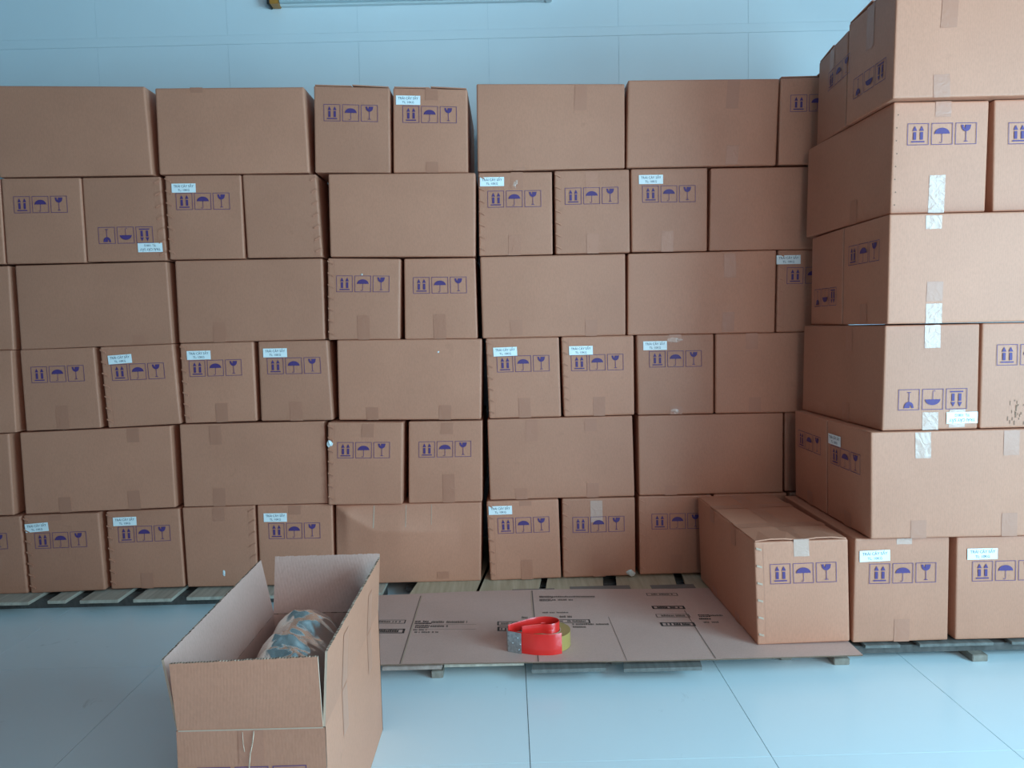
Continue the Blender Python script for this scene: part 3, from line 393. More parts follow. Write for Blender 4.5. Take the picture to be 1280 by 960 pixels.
# ------------------------------------------------------------------ cartons
def lerp(a, b, t): return a + (b - a) * t
class Box:
    """hexahedron with softly rounded edges; F and K are the front and back corners TL,TR,BR,BL"""
    def __init__(s, F, K, amp, seed, extra=None):
        s.F = [Vector(p) for p in F]; s.K = [Vector(p) for p in K]
        s.o = (s.F[2] + s.F[3] + s.K[2] + s.K[3]) / 4
        s.F = [p - s.o for p in s.F]; s.K = [p - s.o for p in s.K]
        s.w = (s.F[1] - s.F[0]).length; s.h = (s.F[0] - s.F[3]).length; s.d = (s.K[0] - s.F[0]).length
        s.rnd = random.Random(seed); s.amp = amp; s.ph = [s.rnd.uniform(0, 6.28) for _ in range(8)]; s.extra = extra
    def tri(s, u, v, w):
        f = lerp(lerp(s.F[3], s.F[2], u), lerp(s.F[0], s.F[1], u), v)
        k = lerp(lerp(s.K[3], s.K[2], u), lerp(s.K[0], s.K[1], u), v)
        return lerp(f, k, w)
    def disp(s, face, u, v):
        e = (16 * u * (1 - u) * v * (1 - v)) ** .75 if 0 < u < 1 and 0 < v < 1 else 0
        i = 0 if face == 'f' else 2 if face in 'lr' else 4
        r = s.amp * e * (.6 + .5 * math.sin(3.1 * u + s.ph[i]) * math.sin(3.7 * v + s.ph[i + 1]))
        if s.extra and face == 'f': r += s.extra(u, v)
        return r
    def axes(s, face):
        if face == 'f': return Vector((1, 0, 0)), Vector((0, 0, 1)), Vector((0, -1, 0)), s.w, s.h
        if face == 'l':
            ex = (s.F[0] - s.K[0]).normalized(); return ex, Vector((0, 0, 1)), Vector((-ex.y * -1, ex.x, 0)) if False else Vector((0, 0, 1)).cross(ex) * -1, s.d, s.h
        if face == 't': return Vector((1, 0, 0)), Vector((0, 1, 0)), Vector((0, 0, 1)), s.w, s.d
    def pt(s, face, u, v, off=0.0):
        if face == 'f': p = s.tri(u, v, 0); n = Vector((0, -1, 0))
        elif face == 'l': p = s.tri(0, v, 1 - u); n = Vector((-1, 0, 0))
        else: p = s.tri(u, 1, v); n = Vector((0, 0, 1))
        return p + n * (s.disp(face, u, v) + off)
    def body(s, parent, n=4, r=.006, mat=None, top=True):
        def samples(L, n, r=r):
            a = [0, .3 * r, r, r + .003]; a += [r + .003 + (L - 2 * r - .006) * k / n for k in range(1, n)]
            a += [L - r - .003, L - r, L - .3 * r, L]; return a
        L = (s.w, s.h, s.d)
        S = [samples(L[0], n if not s.extra else 48), samples(L[1], n if not s.extra else 44), samples(L[2], 3)]
        V = {}; vs = []; fs = []
        def vert(i, j, k, face):
            key = (i, j, k)
            if key in V: return V[key]
            p = [S[0][i], S[1][j], S[2][k]]
            q = [min(max(p[a], r), L[a] - r) for a in range(3)]
            dv = Vector([p[a] - q[a] for a in range(3)])
            if dv.length > 1e-9: dv = dv.normalized() * r
            u, v, w = [(q[a] + dv[a]) / L[a] for a in range(3)]
            P = s.tri(u, v, w)
            if k == 0: P = P + Vector((0, -1, 0)) * s.disp('f', u, v)
            elif i == 0: P = P + Vector((-1, 0, 0)) * s.disp('l', 1 - w, v)
            elif i == len(S[0]) - 1: P = P + Vector((1, 0, 0)) * s.disp('r', w, v) * .5
            V[key] = len(vs); vs.append(P); return V[key]
        nx, ny, nz = [len(a) - 1 for a in S]
        for i in range(nx):
            for j in range(ny):
                fs.append([vert(*t, 'f') for t in ((i, j, 0), (i + 1, j, 0), (i + 1, j + 1, 0), (i, j + 1, 0))])
                fs.append([vert(*t, 'b') for t in ((i, j, nz), (i, j + 1, nz), (i + 1, j + 1, nz), (i + 1, j, nz))])
        for j in range(ny):
            for k in range(nz):
                fs.append([vert(*t, 'l') for t in ((0, j, k), (0, j + 1, k), (0, j + 1, k + 1), (0, j, k + 1))])
                fs.append([vert(*t, 'r') for t in ((nx, j, k), (nx, j, k + 1), (nx, j + 1, k + 1), (nx, j + 1, k))])
        for i in range(nx):
            for k in range(nz):
                fs.append([vert(*t, 't') for t in ((i, ny, k), (i + 1, ny, k), (i + 1, ny, k + 1), (i, ny, k + 1))])
                fs.append([vert(*t, 'u') for t in ((i, 0, k), (i, 0, k + 1), (i + 1, 0, k + 1), (i + 1, 0, k))])
        return link_mesh('body', vs, fs, mat or M['card'], parent, smooth=True)
    # flat prints and stickers: 2-D polygons in metres, placed on a face
    def decal(s, name, parent, face, u, v, rot, polys, mat, off=.0009, base=None, thick=0, loc_mats=None, mi=None):
        ex, ey, n, W, H = s.axes(face)
        a = math.radians(rot); ca, sa = math.cos(a), math.sin(a)
        vs = []; fs = []; base_ = base or Vector((0, 0, 0))
        for p in polys:
            b = len(vs)
            for (x, y) in p:
                X = x * ca - y * sa; Y = x * sa + y * ca
                vs.append(s.pt(face, u + X / W, v + Y / H, off))
            fs.append(tuple(range(b, b + len(p))))
        return link_mesh(name, vs, fs, mat, parent)

def R2(x0, y0, x1, y1): return [(x0, y0), (x1, y0), (x1, y1), (x0, y1)]
FR = .064
def sym_polys(kind):
    q = FR; t = .0016; P = []
    P += [R2(0, 0, q, t), R2(0, q - t, q, q), R2(0, t, t, q - t), R2(q - t, t, q, q - t)]
    def sc_(l): return [(x * q, y * q) for x, y in l]
    if kind == 'arrows':
        for cx in (.345, .665):
            P.append(sc_([(cx - .105, .655), (cx + .105, .655), (cx, .885)]))
            P.append(sc_([(cx - .068, .245), (cx + .068, .245), (cx + .068, .60), (cx - .068, .60)]))
        P.append(sc_([(.19, .125), (.81, .125), (.81, .185), (.19, .185)]))
    elif kind == 'umbrella':
        top = [(.5 + .36 * math.cos(a), .49 + .29 * math.sin(a)) for a in [math.pi * k / 14 for k in range(15)]]
        for k in range(14):   # triangular fan down to a shallow scalloped hem
            x0, x1 = top[k][0], top[k + 1][0]
            h0 = .49 + .02 * abs(math.sin((x0 - .14) / .72 * math.pi * 4)); h1 = .49 + .02 * abs(math.sin((x1 - .14) / .72 * math.pi * 4))
            P.append(sc_([(x1, min(h1, top[k + 1][1])), (x0, min(h0, top[k][1])), (x0, top[k][1] + 1e-4), (x1, top[k + 1][1] + 1e-4)]))
        P.append(sc_([(.488, .12), (.512, .12), (.512, .5), (.488, .5)]))
        pts = [(.44 + .06 * math.cos(a), .13 + .055 * math.sin(a)) for a in [-math.pi * k / 6 for k in range(7)]]
        for k in range(6):
            a, b = pts[k], pts[k + 1]
            ai = (.44 + (a[0] - .44) * .62, .13 + (a[1] - .13) * .62); bi = (.44 + (b[0] - .44) * .62, .13 + (b[1] - .13) * .62)
            P.append(sc_([a, ai, bi, b]))
    else:
        n = 12; L = [(.5 - .235 + .47 * k / n) for k in range(n + 1)]
        def low(x): return .90 - .30 * math.sqrt(max(0, 1 - ((x - .5) / .235) ** 2)) ** .9
        for k in range(n):
            x0, x1 = L[k], L[k + 1]
            if k in (3, 4):   # the jagged break
                t0 = .74 if k == 3 else .80; t1 = .84 if k == 3 else .72
                P.append(sc_([(x0, low(x0)), (x1, low(x1)), (x1, t1), (x0, t0)]))
            else:
                P.append(sc_([(x0, low(x0)), (x1, low(x1)), (x1, .90), (x0, .90)]))
        P.append(sc_([(.485, .17), (.515, .17), (.515, .62), (.485, .62)]))
        P.append(sc_([(.39, .13), (.61, .13), (.56, .165), (.44, .165)]))
    return P
def symbols(bx, root, face, u, v, rot):
    for k, kind in enumerate(('arrows', 'umbrella', 'glass')):
        x0 = -.104 + k * .072
        polys = [[(x + x0, y - FR / 2) for x, y in p] for p in sym_polys(kind)]
        bx.decal('handling_symbol', root, face, u, v, rot, polys, M['ink'], .0019)

# lettering meshes made once from a text curve, then laid on each sticker
def text_polys(body, size):
    cu = bpy.data.curves.new('t', 'FONT'); cu.body = body; cu.size = size; cu.align_x = 'CENTER'; cu.align_y = 'CENTER'; cu.resolution_u = 2; cu.offset = size * .012
    o = bpy.data.objects.new('t', cu); C.objects.link(o)
    me = bpy.data.meshes.new_from_object(o.evaluated_get(bpy.context.evaluated_depsgraph_get()))
    P = [[(me.vertices[i].co.x, me.vertices[i].co.y) for i in p.vertices] for p in me.polygons]
    bpy.data.objects.remove(o); bpy.data.meshes.remove(me); bpy.data.curves.remove(cu)
    return P
T1 = text_polys('TRÁI CÂY SẤY', .0128); T2 = text_polys('TL: 10KG', .0115)
LP = [[(x * .95, y + .0065) for x, y in p] for p in T1] + [[(x, y - .0085) for x, y in p] for p in T2]
def sticker(bx, root, face, u, v, rot):
    w, h = .047, .0175
    nseg = 4
    polys = [R2(-w + 2 * w * k / nseg, -h, -w + 2 * w * (k + 1) / nseg, h) for k in range(nseg)]
    o = bx.decal('shipping_label', root, face, u, v, rot, polys, M['label'], .0025)
    o['label'] = 'white paper label'
    l = bx.decal('lettering', o, face, u, v, rot, LP, M['label_ink'], .0029)
def tape(bx, root, face, u0, v0, v1, w=.048, mat=None, skew=0, off=.0007):
    """a strip of tape running up/down a face"""
    W = bx.axes(face)[3]; n = 4; hw = w / 2 / W
    vs = []; fs = []
    for k in range(n + 1):
        v = lerp(v0, v1, k / n)
        for i in range(4):
            jit = bx.rnd.uniform(-.0006, .0006) if k in (0, n) else 0
            vs.append(bx.pt(face, u0 + skew * (v - v0) + (-hw + 2 * hw * i / 3), min(max(v + jit / .3, .0), 1), off + (bx.rnd.uniform(0, .0005))))
    for k in range(n):
        for i in range(3): fs.append((k * 4 + i, k * 4 + i + 1, k * 4 + i + 5, k * 4 + i + 4))
    return link_mesh('packing_tape', vs, fs, mat or M['tape'], root, smooth=True)
def seam(bx, root, right=False, n=7, big=False):
    """stitched overlap down one edge of the end panel: slanted pressed tabs"""
    g = MB(); H = bx.h; W = bx.w
    for k in range(n):
        v = (k + .55) / n; x = .012 if not big else .013
        l, t = (.022, .0048) if not big else (.016, .006)
        sl = .012 if not big else .005
        pts = [(x - l / 2, v * H + sl / 2), (x + l / 2, v * H - sl / 2), (x + l / 2, v * H - sl / 2 + t), (x - l / 2, v * H + sl / 2 + t)]
        if right: pts = [(W - a, b) for a, b in reversed(pts)]
        vs = []
        for off in (.0002, .0038):
            for (a, b) in pts: vs.append(bx.pt('f', a / W, b / H, off))
        c0 = len(g.v)
        g.add(vs, [(0, 1, 2, 3), (4, 7, 6, 5), (0, 4, 5, 1), (1, 5, 6, 2), (2, 6, 7, 3), (3, 7, 4, 0)] if False else [(4, 5, 6, 7), (0, 1, 5, 4), (1, 2, 6, 5), (2, 3, 7, 6), (3, 0, 4, 7)])
    # the lap line
    e = [(.026, 0.01), (.0275, 0.01), (.0275, H - .01), (.026, H - .01)]
    if right: e = [(W - a, b) for a, b in reversed(e)]
    g.add([bx.pt('f', a / W, b / H, .0006) for a, b in e], [(0, 1, 2, 3)], 1)
    o = g.build('stitched_seam', [M['edge'] if big else M['card'], M['tape']], root); o['kind'] = 'stuff'
    return o
def top_flaps(bx, root, lift=.004, warp=0.0, gap=.004, front=0.0):
    """two long top flaps meeting over the middle of the box; seam along its length"""
    along_y = bx.d > bx.w
    th = .004; n = 6
    for side in (0, 1):
        vs = []; fs = []
        for k in range(n + 1):
            t = k / n
            for q in range(4):
                a = q / 3
                half = (.004 + a * (.5 * (bx.w if along_y else bx.d) - .004 - gap / 2)) / (bx.w if along_y else bx.d)
                cc = half if side == 0 else 1 - half
                u, v = (cc, .004 + t * .992) if along_y else (.004 + t * .992, cc)
                wz = warp * math.sin(math.pi * t * 1.0 + side) * (math.sin(math.pi * t * 3 + bx.ph[side]) * .5 + .5) * a + front * (1 - t) ** 8 * math.sin(math.pi * min(1, a * 1.05))
                p = bx.tri(u, 1, v)
                vs.append(p + Vector((0, 0, lift + max(0, wz)))); vs.append(p + Vector((0, 0, lift - th + max(0, wz))))
        st = 8
        for k in range(n):
            for q in range(3):
                i = k * st + q * 2
                fs.append((i, i + 2, i + st + 2, i + st)); fs.append((i + 1, i + st + 1, i + st + 3, i + 3))
            i = k * st; fs.append((i, i + st, i + st + 1, i + 1)); i = k * st + 6; fs.append((i, i + 1, i + st + 1, i + st))
        for i0 in (0, n * st):
            for q in range(3):
                i = i0 + q * 2; fs.append((i, i + 1, i + 3, i + 2))
        o = link_mesh('top_flap', vs, fs, M['card'], root)
        bm = bmesh.new(); bm.from_mesh(o.data); bmesh.ops.recalc_face_normals(bm, faces=bm.faces); bm.to_mesh(o.data); bm.free()

ORD = {1: 'leftmost', 2: 'second from left', 3: 'third from left', 4: 'fourth from left', 5: 'fifth from left', 6: 'sixth from left', 7: 'seventh from left', 8: 'eighth from left', 9: 'ninth from left', 10: 'tenth from left'}
ROWN = {6: "back pile's top row", 5: "back pile's second row", 4: "back pile's third row", 3: "back pile's fourth row", 2: "back pile's fifth row", 1: "back pile's bottom row"}
order = {}
for k, v in CARTONS.items():
    if v[2] == 'back': order.setdefault(v[1], []).append((v[3][0][0], k))
rank = {}
for r, l in order.items():
    for i_, (_, k) in enumerate(sorted(l)): rank[k] = (i_ + 1, len(l))
RIGHT = {
 'R0': 'carton standing on the cardboard sheet, taped flaps and open stitched corner showing',
 'R1b': 'labelled carton on the pallet, right of the one on the cardboard sheet',
 'R1c': 'labelled bottom carton cut by the right frame edge, beside the pallet end',
 'R2': 'broad carton above the bottom row of the right stack, white label on its end',
 'R2f': 'far carton behind the broad one in the right stack, end symbols, no label',
 'R3': 'upside-down labelled carton in the right stack with shiny tape',
 'R3b': 'carton with smudged face beside the upside-down one, right frame edge',
 'R4': 'broad bright carton in the middle of the right stack, upright symbols on its end',
 'R4f': 'far carton at mid height of the right stack, its end symbols upside down',
 'R5': 'carton with symbols and stitch dots under the top carton of the right stack',
 'R5b': 'carton cut by the right frame edge, second row down of right stack',
 'R6': 'topmost broad carton of the right stack, end symbols upside down',
 'R6f': 'far top carton of the right stack against the blue wall, symbols upright'}
SEAM_L = {'1a', '1b', '3b', '3c', '3f', '3g', '4c', '5c', '5f', '5g', '1f', '1g', '1h', '2c', '4g'}
SEAM_R = {'1c', '5d', '5b'}
# tape: id -> list of (u, v0, v1) strips on the front face
TAPE = {
 '6d': [(.52, .86, 1), (.52, 0, .13)], '6e': [(.70, .69, .98), (.28, 0, .04)], '6f': [(.69, .66, .99), (.70, .02, .24)], '6b': [(.28, .94, 1)],
 '5c': [], '5f': [(.52, .8, 1), (.48, 0, .25)], '5g': [(.5, 0, .24), (.5, .66, .98)], '5h': [(.47, 0, .25)], '5a': [],
 '4a': [(.78, .02, .12)], '4b': [(.28, 0, .24)], '4c': [(.5, 0, .30)], '4d': [(.49, 0, .31)], '4e': [(.24, .03, .22), (.76, 0, .2)], '4f': [(.69, .68, .97), (.68, .02, .26)],
 '3a': [(.5, 0, .3)], '3c': [(.52, 0, .24)], '3d': [(.5, 0, .24)], '3e': [(.24, 0, .16), (.745, 0, .18)], '3f': [(.5, 0, .25)], '3g': [(.5, 0, .24)], '3h': [(.5, 0, .1), (.5, .9, 1)], '3i': [(.25, .8, 1), (.27, .02, .2)],
 '2a': [(.27, 0, .19), (.73, 0, .23), (.75, .82, .99)], '2b': [(.25, .75, .98), (.25, 0, .22)], '2c': [(.53, .82, .98)], '2d': [(.55, 0, .35), (.52, .84, .98)], '2e': [(.30, .72, .98), (.71, .82, .97), (.71, 0, .18), (.22, 0, .14)], '2f': [(.68, .03, .17), (.22, 0, .12)],
 '1a': [(.42, .92, 1)], '1b': [(.5, 0, .2)], '1c': [(.5, .82, .98)], '1d': [(.5, .88, .99)], '1e': [(.74, .04, .13)], '1f': [(.52, 0, .25), (.54, .93, .99)], '1g': [(.5, .0, .28)], '1h': [(.5, .03, .25)],
 'R1b': [(.51, 0, .22)], 'R3b': [], 'R5b': []}
GLOSS = {
 'R0': [(.50, .85, .995)], 'R1b': [(.52, .94, .995)], 'R1g': [], 'R2': [(.275, .75, .99)], 'R3': [(.50, 0, .17), (.50, .78, .995), (.78, .02, .19)], 'R4': [(.23, .86, .98), (.24, 0, .18)], 'R5': [(.48, 0, .34)], '1g': [(.47, .70, .97)], '5gx': []}
TAPE['R2'] = [(.74, .76, .99), (.25, 0, .17), (.73, 0, .22)]
TAPE['R4'] = [(.24, .2, .38)]
TAPE['R6'] = [(.25, 0, .2), (.27, .6, .99)]
TAPE['R5'] = [(.52, .86, 1)]
LSIDE = {'R6': [(.5, .6, 1)], 'R6f': [(.5, .76, 1)], 'R4': [(.5, 0, .2)], 'R5': [(.62, 0, .24)], 'R3': [(.62, .74, 1), (.6, 0, .2)], 'R2': [(.5, 0, .15)], 'R2f': [(.5, 0, .15)], 'R0': [(.30, .85, 1), (.68, .8, 1), (.3, 0, .1), (.7, 0, .1)]}
def fold_1e(u, v):
    """crushed top: the face bends along a line that runs down from the top left corner and then level"""
    L, H = .585, .325
    x, z = u * L, v * H
    drop = .100 * min(1, x / .155) + .018 * max(0, min(1, (x - .155) / .30))
    ridge = H - drop
    fade = max(0.0, min(1.0, (.50 - x) / .24)) * min(1.0, x / .05)
    A = .028 * fade
    return A * (1 - (z - ridge) / max(drop, 1e-4)) if z > ridge else A * (z / ridge) ** 1.3
BOX = {}
for idx, (cid, (kind, row, grp, F, K, dec)) in enumerate(CARTONS.items()):
    amp = .0035 if grp == 'back' else .002
    rr = random.Random(idx * 7 + 1)
    jy = 0 if grp == 'right' else {'5e': -.012, '2c': -.02, '2d': -.006, '2g': .01, '1c': .004, '6c': -.004}.get(cid, rr.uniform(-.004, .006))
    F = [(x, y + jy, z) for x, y, z in F]; K = [(x, y + jy, z) for x, y, z in K]
    bx = Box(F, K, amp, idx, fold_1e if cid == '1e' else None)
    root = empty('carton', bx.o); BOX[cid] = (bx, root)
    bx.body(root, r=.0045 if grp == 'right' else rr.uniform(.0045, .007))
    has_lab = any(d[1] == 'lab' for d in dec); has_sym = any(d[1] == 'sym' for d in dec)
    if grp == 'back':
        n, tot = rank[cid]
        if cid in ('5b',): look = 'upside-down carton with white label'
        elif has_lab: look = 'carton with white label'
        elif has_sym: look = 'carton with blue symbols, no label'
        elif kind == 'L': look = 'carton with blank broad side'
        else: look = 'carton with blank narrow end'
        if cid == '1e': look = 'blank broad carton with dented face'
        txt = '%s, %s in %s' % (look, ORD.get(n, 'rightmost'), ROWN[row])
        if cid in ('1i', '1j'): txt = 'carton behind the taped one standing on the cardboard sheet' if cid == '1i' else 'carton hidden behind the bottom of the right stack'
        tag(root, txt, 'carton', 'cartons stacked in the back pile')
    else:
        tag(root, RIGHT[cid], 'carton', 'cartons stacked in the right-hand pile')
    for (face, t, u, v, rot) in dec:
        (symbols if t == 'sym' else sticker)(bx, root, face, u, v, rot)
    for (u, v0, v1) in TAPE.get(cid, []): tape(bx, root, 'f', u, v0, v1, skew=bx.rnd.uniform(-.03, .03))
    for (u, v0, v1) in GLOSS.get(cid, []): tape(bx, root, 'f', u, v0, v1, mat=M['tape_gloss'])
    for (u, v0, v1) in LSIDE.get(cid, []): tape(bx, root, 'l', u, v0, v1)
    if cid in SEAM_L: seam(bx, root)
    if cid in SEAM_R: seam(bx, root, right=True)
    if cid == 'R0':
        seam(bx, root, n=6, big=True); top_flaps(bx, root, lift=.004, warp=.0, front=.006)
        # tape over the flap seam, and two bands across
        def band(u0, v0, u1, v1, z=.0048):
            n_ = 8; vs = []; fs = []
            for k in range(n_ + 1):
                for (uu, vv) in (((u0, lerp(v0, v1, k / n_)), (u1, lerp(v0, v1, k / n_))) if v1 - v0 > u1 - u0 else ((lerp(u0, u1, k / n_), v0), (lerp(u0, u1, k / n_), v1))):
                    vs.append(bx.tri(uu, 1, vv) + Vector((0, 0, z)))
            for k in range(n_): fs.append((2 * k, 2 * k + 1, 2 * k + 3, 2 * k + 2))
            link_mesh('packing_tape', vs, fs, M['tape'], root)
        hw = .024 / bx.w; band(.5 - hw, 0.0, .5 + hw, 1.0)
        hd = .024 / bx.d; band(0, .28 - hd, 1, .28 + hd, .0054); band(0, .70 - hd, 1, .70 + hd, .0054)
        vs = [bx.tri(.5 + s_ * hw, 1, .001) + Vector((0, dy, dz)) for s_ in (-1, 1) for dy, dz in ((.0, .0055), (-.0022, .003), (-.0022, -.006))]
        link_mesh('packing_tape', vs, [(0, 1, 4, 3), (1, 2, 5, 4)], M['tape_gloss'], root)
    if cid in ('6c', '6d', '6g', 'R6f', 'R6', 'R2', 'R2f'):
        top_flaps(bx, root, lift=.005 if row == 6 else -.0005, warp=.012 if row == 6 else 0)
    if cid == 'R5':
        g = MB()
        for k in range(8):
            v = .08 + k * .115; xx = .012 + .002 * math.sin(k * 2)
            pts = [(xx + .0022 * math.cos(a), v * bx.h + .0022 * math.sin(a)) for a in [math.pi * q / 3 for q in range(6)]]
            g.add([bx.pt('f', a / bx.w, b / bx.h, .0006) for a, b in pts], [tuple(range(6))])
        o = g.build('stitch_holes', M['edge_dark'], root); o['kind'] = 'stuff'
b_, r_ = BOX['1e']; g = MB()
for x, l_, w_ in ((.155, .085, .0022), (.283, .085, .0014), (.385, .080, .0011)):
    for k in range(6):
        z0, z1 = .320 - l_ * k / 6, .320 - l_ * (k + 1) / 6
        g.add([b_.pt('f', (x - w_) / .585, z1 / .325, .0012), b_.pt('f', (x + w_) / .585, z1 / .325, .0012), b_.pt('f', (x + w_) / .585, z0 / .325, .0012), b_.pt('f', (x - w_) / .585, z0 / .325, .0012)], [(0, 1, 2, 3)])
g.build('fold_crease', M['edge'], r_)  # shine along the creases put in as pale strips
# small scraps stuck to cartons
def crumple(name, parent, bx, face, u, v, rad, mat, seed, sx=1, sy=1, h=.006):
    rd = random.Random(seed); n = 9; ex, ey, nn, W, H = bx.axes(face)
    vs = [bx.pt(face, u, v, h)]
    for ring, rr_ in ((1, .55), (2, 1)):
        for k in range(n):
            a = 2 * math.pi * k / n; q = rad * rr_ * rd.uniform(.6, 1.1)
            vs.append(bx.pt(face, u + q * math.cos(a) * sx / W, v + q * math.sin(a) * sy / H, (h * rd.uniform(.2, 1.2) if ring == 1 else .0008)))
    fs = [(0, 1 + k, 1 + (k + 1) % n) for k in range(n)] + [(1 + k, 1 + n + k, 1 + n + (k + 1) % n, 1 + (k + 1) % n) for k in range(n)]
    o = link_mesh(name, vs, fs, mat, parent); return o
b_, r_ = BOX['2c']; o = crumple('torn_sticker', r_, b_, 'f', .03, .745, .014, M['scrap'], 4, .9, 1.2); o['label'] = 'torn white sticker remnant'
b_, r_ = BOX['1c']; o = crumple('torn_sticker', r_, b_, 'f', .53, .165, .013, M['scrap'], 9, .45, 1.2, .003); o['label'] = 'small torn white scrap'
b_, r_ = BOX['3e']; crumple('packing_tape', r_, b_, 'f', .70, .84, .0045, M['scrap'], 5, 1, 1, .002)
b_, r_ = BOX['1g']; crumple('packing_tape', r_, b_, 'f', .93, .03, .020, M['tape_scrap'], 6, 1, .8, .010)
b_, r_ = BOX['4c']; crumple('packing_tape', r_, b_, 'f', .47, .80, .006, M['tape_scrap'], 7, 1, .8, .004)
b_, r_ = BOX['5f']; crumple('packing_tape', r_, b_, 'f', .5, .86, .016, M['tape_gloss'], 8, .7, 1.3, .002)
b_, r_ = BOX['3h']; crumple('packing_tape', r_, b_, 'f', .5, .93, .020, M['tape_gloss'], 18, 1.6, .7, .003); crumple('packing_tape', r_, b_, 'f', .5, .04, .018, M['tape_gloss'], 28, 1.4, .7, .003)
# smudge printed on the dirty carton face
b_, r_ = BOX['R3b']; g = []
rd = random.Random(3)
for k in range(26):
    x = rd.gauss(-.035, .014); y = rd.gauss(-.115, .022); y = max(y, -.152); g.append(R2(x, y, x + rd.uniform(.001, .004), y + rd.uniform(.004, .014)))
b_.decal('dirt_smudge', r_, 'f', .5, .5, 0, g, plain('brown_dirt', (.27, .15, .10), .9), .0008)

# ------------------------------------------------------------------ pallets
def board(root, x0b, x1b, x0f, x1f, yb, yf, z, th, mat, name='board'):
    g = MB(); g.prism([(x0f, yf, z - th), (x1f, yf, z - th), (x1b, yb, z - th), (x0b, yb, z - th)], th)
    return g.build(name, mat, root, bevel=.001)
P1 = empty('wooden_pallet', (-1.5, .3, 0)); tag(P1, 'low weathered slatted pallet under the left half of the back pile', 'pallet')
def rel(root, o): o.location = -root.location; return o
for a, b in ((-2.75, -2.52), (-2.44, -2.22), (-2.14, -1.905), (-1.835, -1.765), (-1.705, -1.555), (-1.495, -1.345), (-1.29, -1.135), (-1.07, -.93), (-.87, -.73), (-.66, -.52)):
    rel(P1, board(P1, a, b, a, b, .66 if a < 9 else 0, -.095 + .006 * math.sin(a * 9), .0515, .013, M['weathered']))
for y in (-.03, .28, .60):
    g = MB(); g.box((-2.8, y, 0.0), (-.52, y + .06, .038)); rel(P1, g.build('crossbeam', M['dark_wood'], P1, bevel=.002))
P2 = empty('wooden_pallet', (.4, -.4, 0)); tag(P2, 'low pine slatted pallet under the cardboard sheet and middle cartons', 'pallet')
Z2 = .0562
SK = -.113
M['reddish_wood'] = wood('reddish_pallet_wood', (0.30, 0.20, 0.165), (0.46, 0.34, 0.29))
def deck(x0, x1, y0, y1, z0, z1, mat, th=.011):
    """board whose long edges lean slightly, as the pallet sits askew; z0 at the front end, z1 at the back"""
    f = lambda x, y: x + SK * (.0 - y - .10)
    vs = []
    for (y, zz) in ((y1, z1), (y0, z0)):
        a, c_ = f(x0, y), f(x1, y); vs += [(a, y, zz), (c_, y, zz), (c_, y, zz - th), (a, y, zz - th)]
    g = MB(); g.add(vs, [(3, 2, 1, 0), (4, 5, 6, 7)] + [(q, (q + 1) % 4, 4 + (q + 1) % 4, 4 + q) for q in range(4)]); o = g.build('board', mat, P2)
    bm = bmesh.new(); bm.from_mesh(o.data); bmesh.ops.recalc_face_normals(bm, faces=bm.faces); bm.to_mesh(o.data); bm.free(); rel(P2, o)
for x0, x1, yf, zf, mt_ in ((-.335, -.155, -.757, Z2, 'reddish_wood'), (-.148, .095, -.745, Z2, 'weathered'), (.122, .347, -.779, .0465, 'dark_grey_wood'), (.40, .635, -.788, .0465, 'dark_grey_wood'), (.67, .86, -.745, Z2, 'dark_grey_wood')):  # the two lowered front ends: sheet's shadow and wet put into the grey
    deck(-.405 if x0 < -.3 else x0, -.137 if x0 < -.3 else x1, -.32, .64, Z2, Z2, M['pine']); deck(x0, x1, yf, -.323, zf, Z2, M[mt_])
for y in (-.55, -.34, .0, .30, .56):
    g = MB(); g.box((-.44, y, .024), (.93, y + .05, .0325)); rel(P2, g.build('crossbeam', M['dark_wood'], P2))
for x in (-.265, .30, .84):
    g = MB(); g.box((x, -.722 if x < 0 else -.66, 0.0), (x + .037, .64, .0238)); rel(P2, g.build('runner', M['brown_wood'], P2, bevel=.002))
P3 = empty('wooden_pallet', (1.5, -.4, 0)); tag(P3, 'low dark slatted pallet under the right-hand stack', 'pallet')
for (a, b) in ((.985, 1.06), (1.095, 1.205), (1.266, 1.498), (1.555, 1.76), (1.80, 1.95)):
    rel(P3, board(P3, a, b, a, b, .64, -.692, .0562, .010, M['dark_grey_wood']))
for y in (-.672, -.3, .1, .5):
    g = MB(); g.box((.985, y, .022), (1.95, y + .06, .046)); rel(P3, g.build('crossbeam', M['dark_wood'], P3))
for x in (.992, 1.425, 1.84):
    g = MB(); g.box((x, -.704, 0), (x + .049, .64, .0218)); rel(P3, g.build('runner', M['brown_wood'], P3, bevel=.002))

# ------------------------------------------------------------------ flattened cardboard sheet with old print
ZS = .0565
SH = empty('cardboard_sheet', (.2, -.5, ZS)); tag(SH, 'flattened printed brown cardboard sheet laid over the pallet in front', 'cardboard')
outline = [(-.62, -.747), (-.41, -.749), (-.209, -.751), (.011, -.756), (.229, -.763), (.423, -.768), (.86, -.767), (1.035, -.766), (1.052, -.762), (1.046, -.70), (1.04, -.30), (1.02, -.165), (.84, -.163), (.72, -.158), (.50, -.152), (.28, -.135), (.06, -.128), (-.20, -.13), (-.40, -.142), (-.62, -.15)]
g = MB()
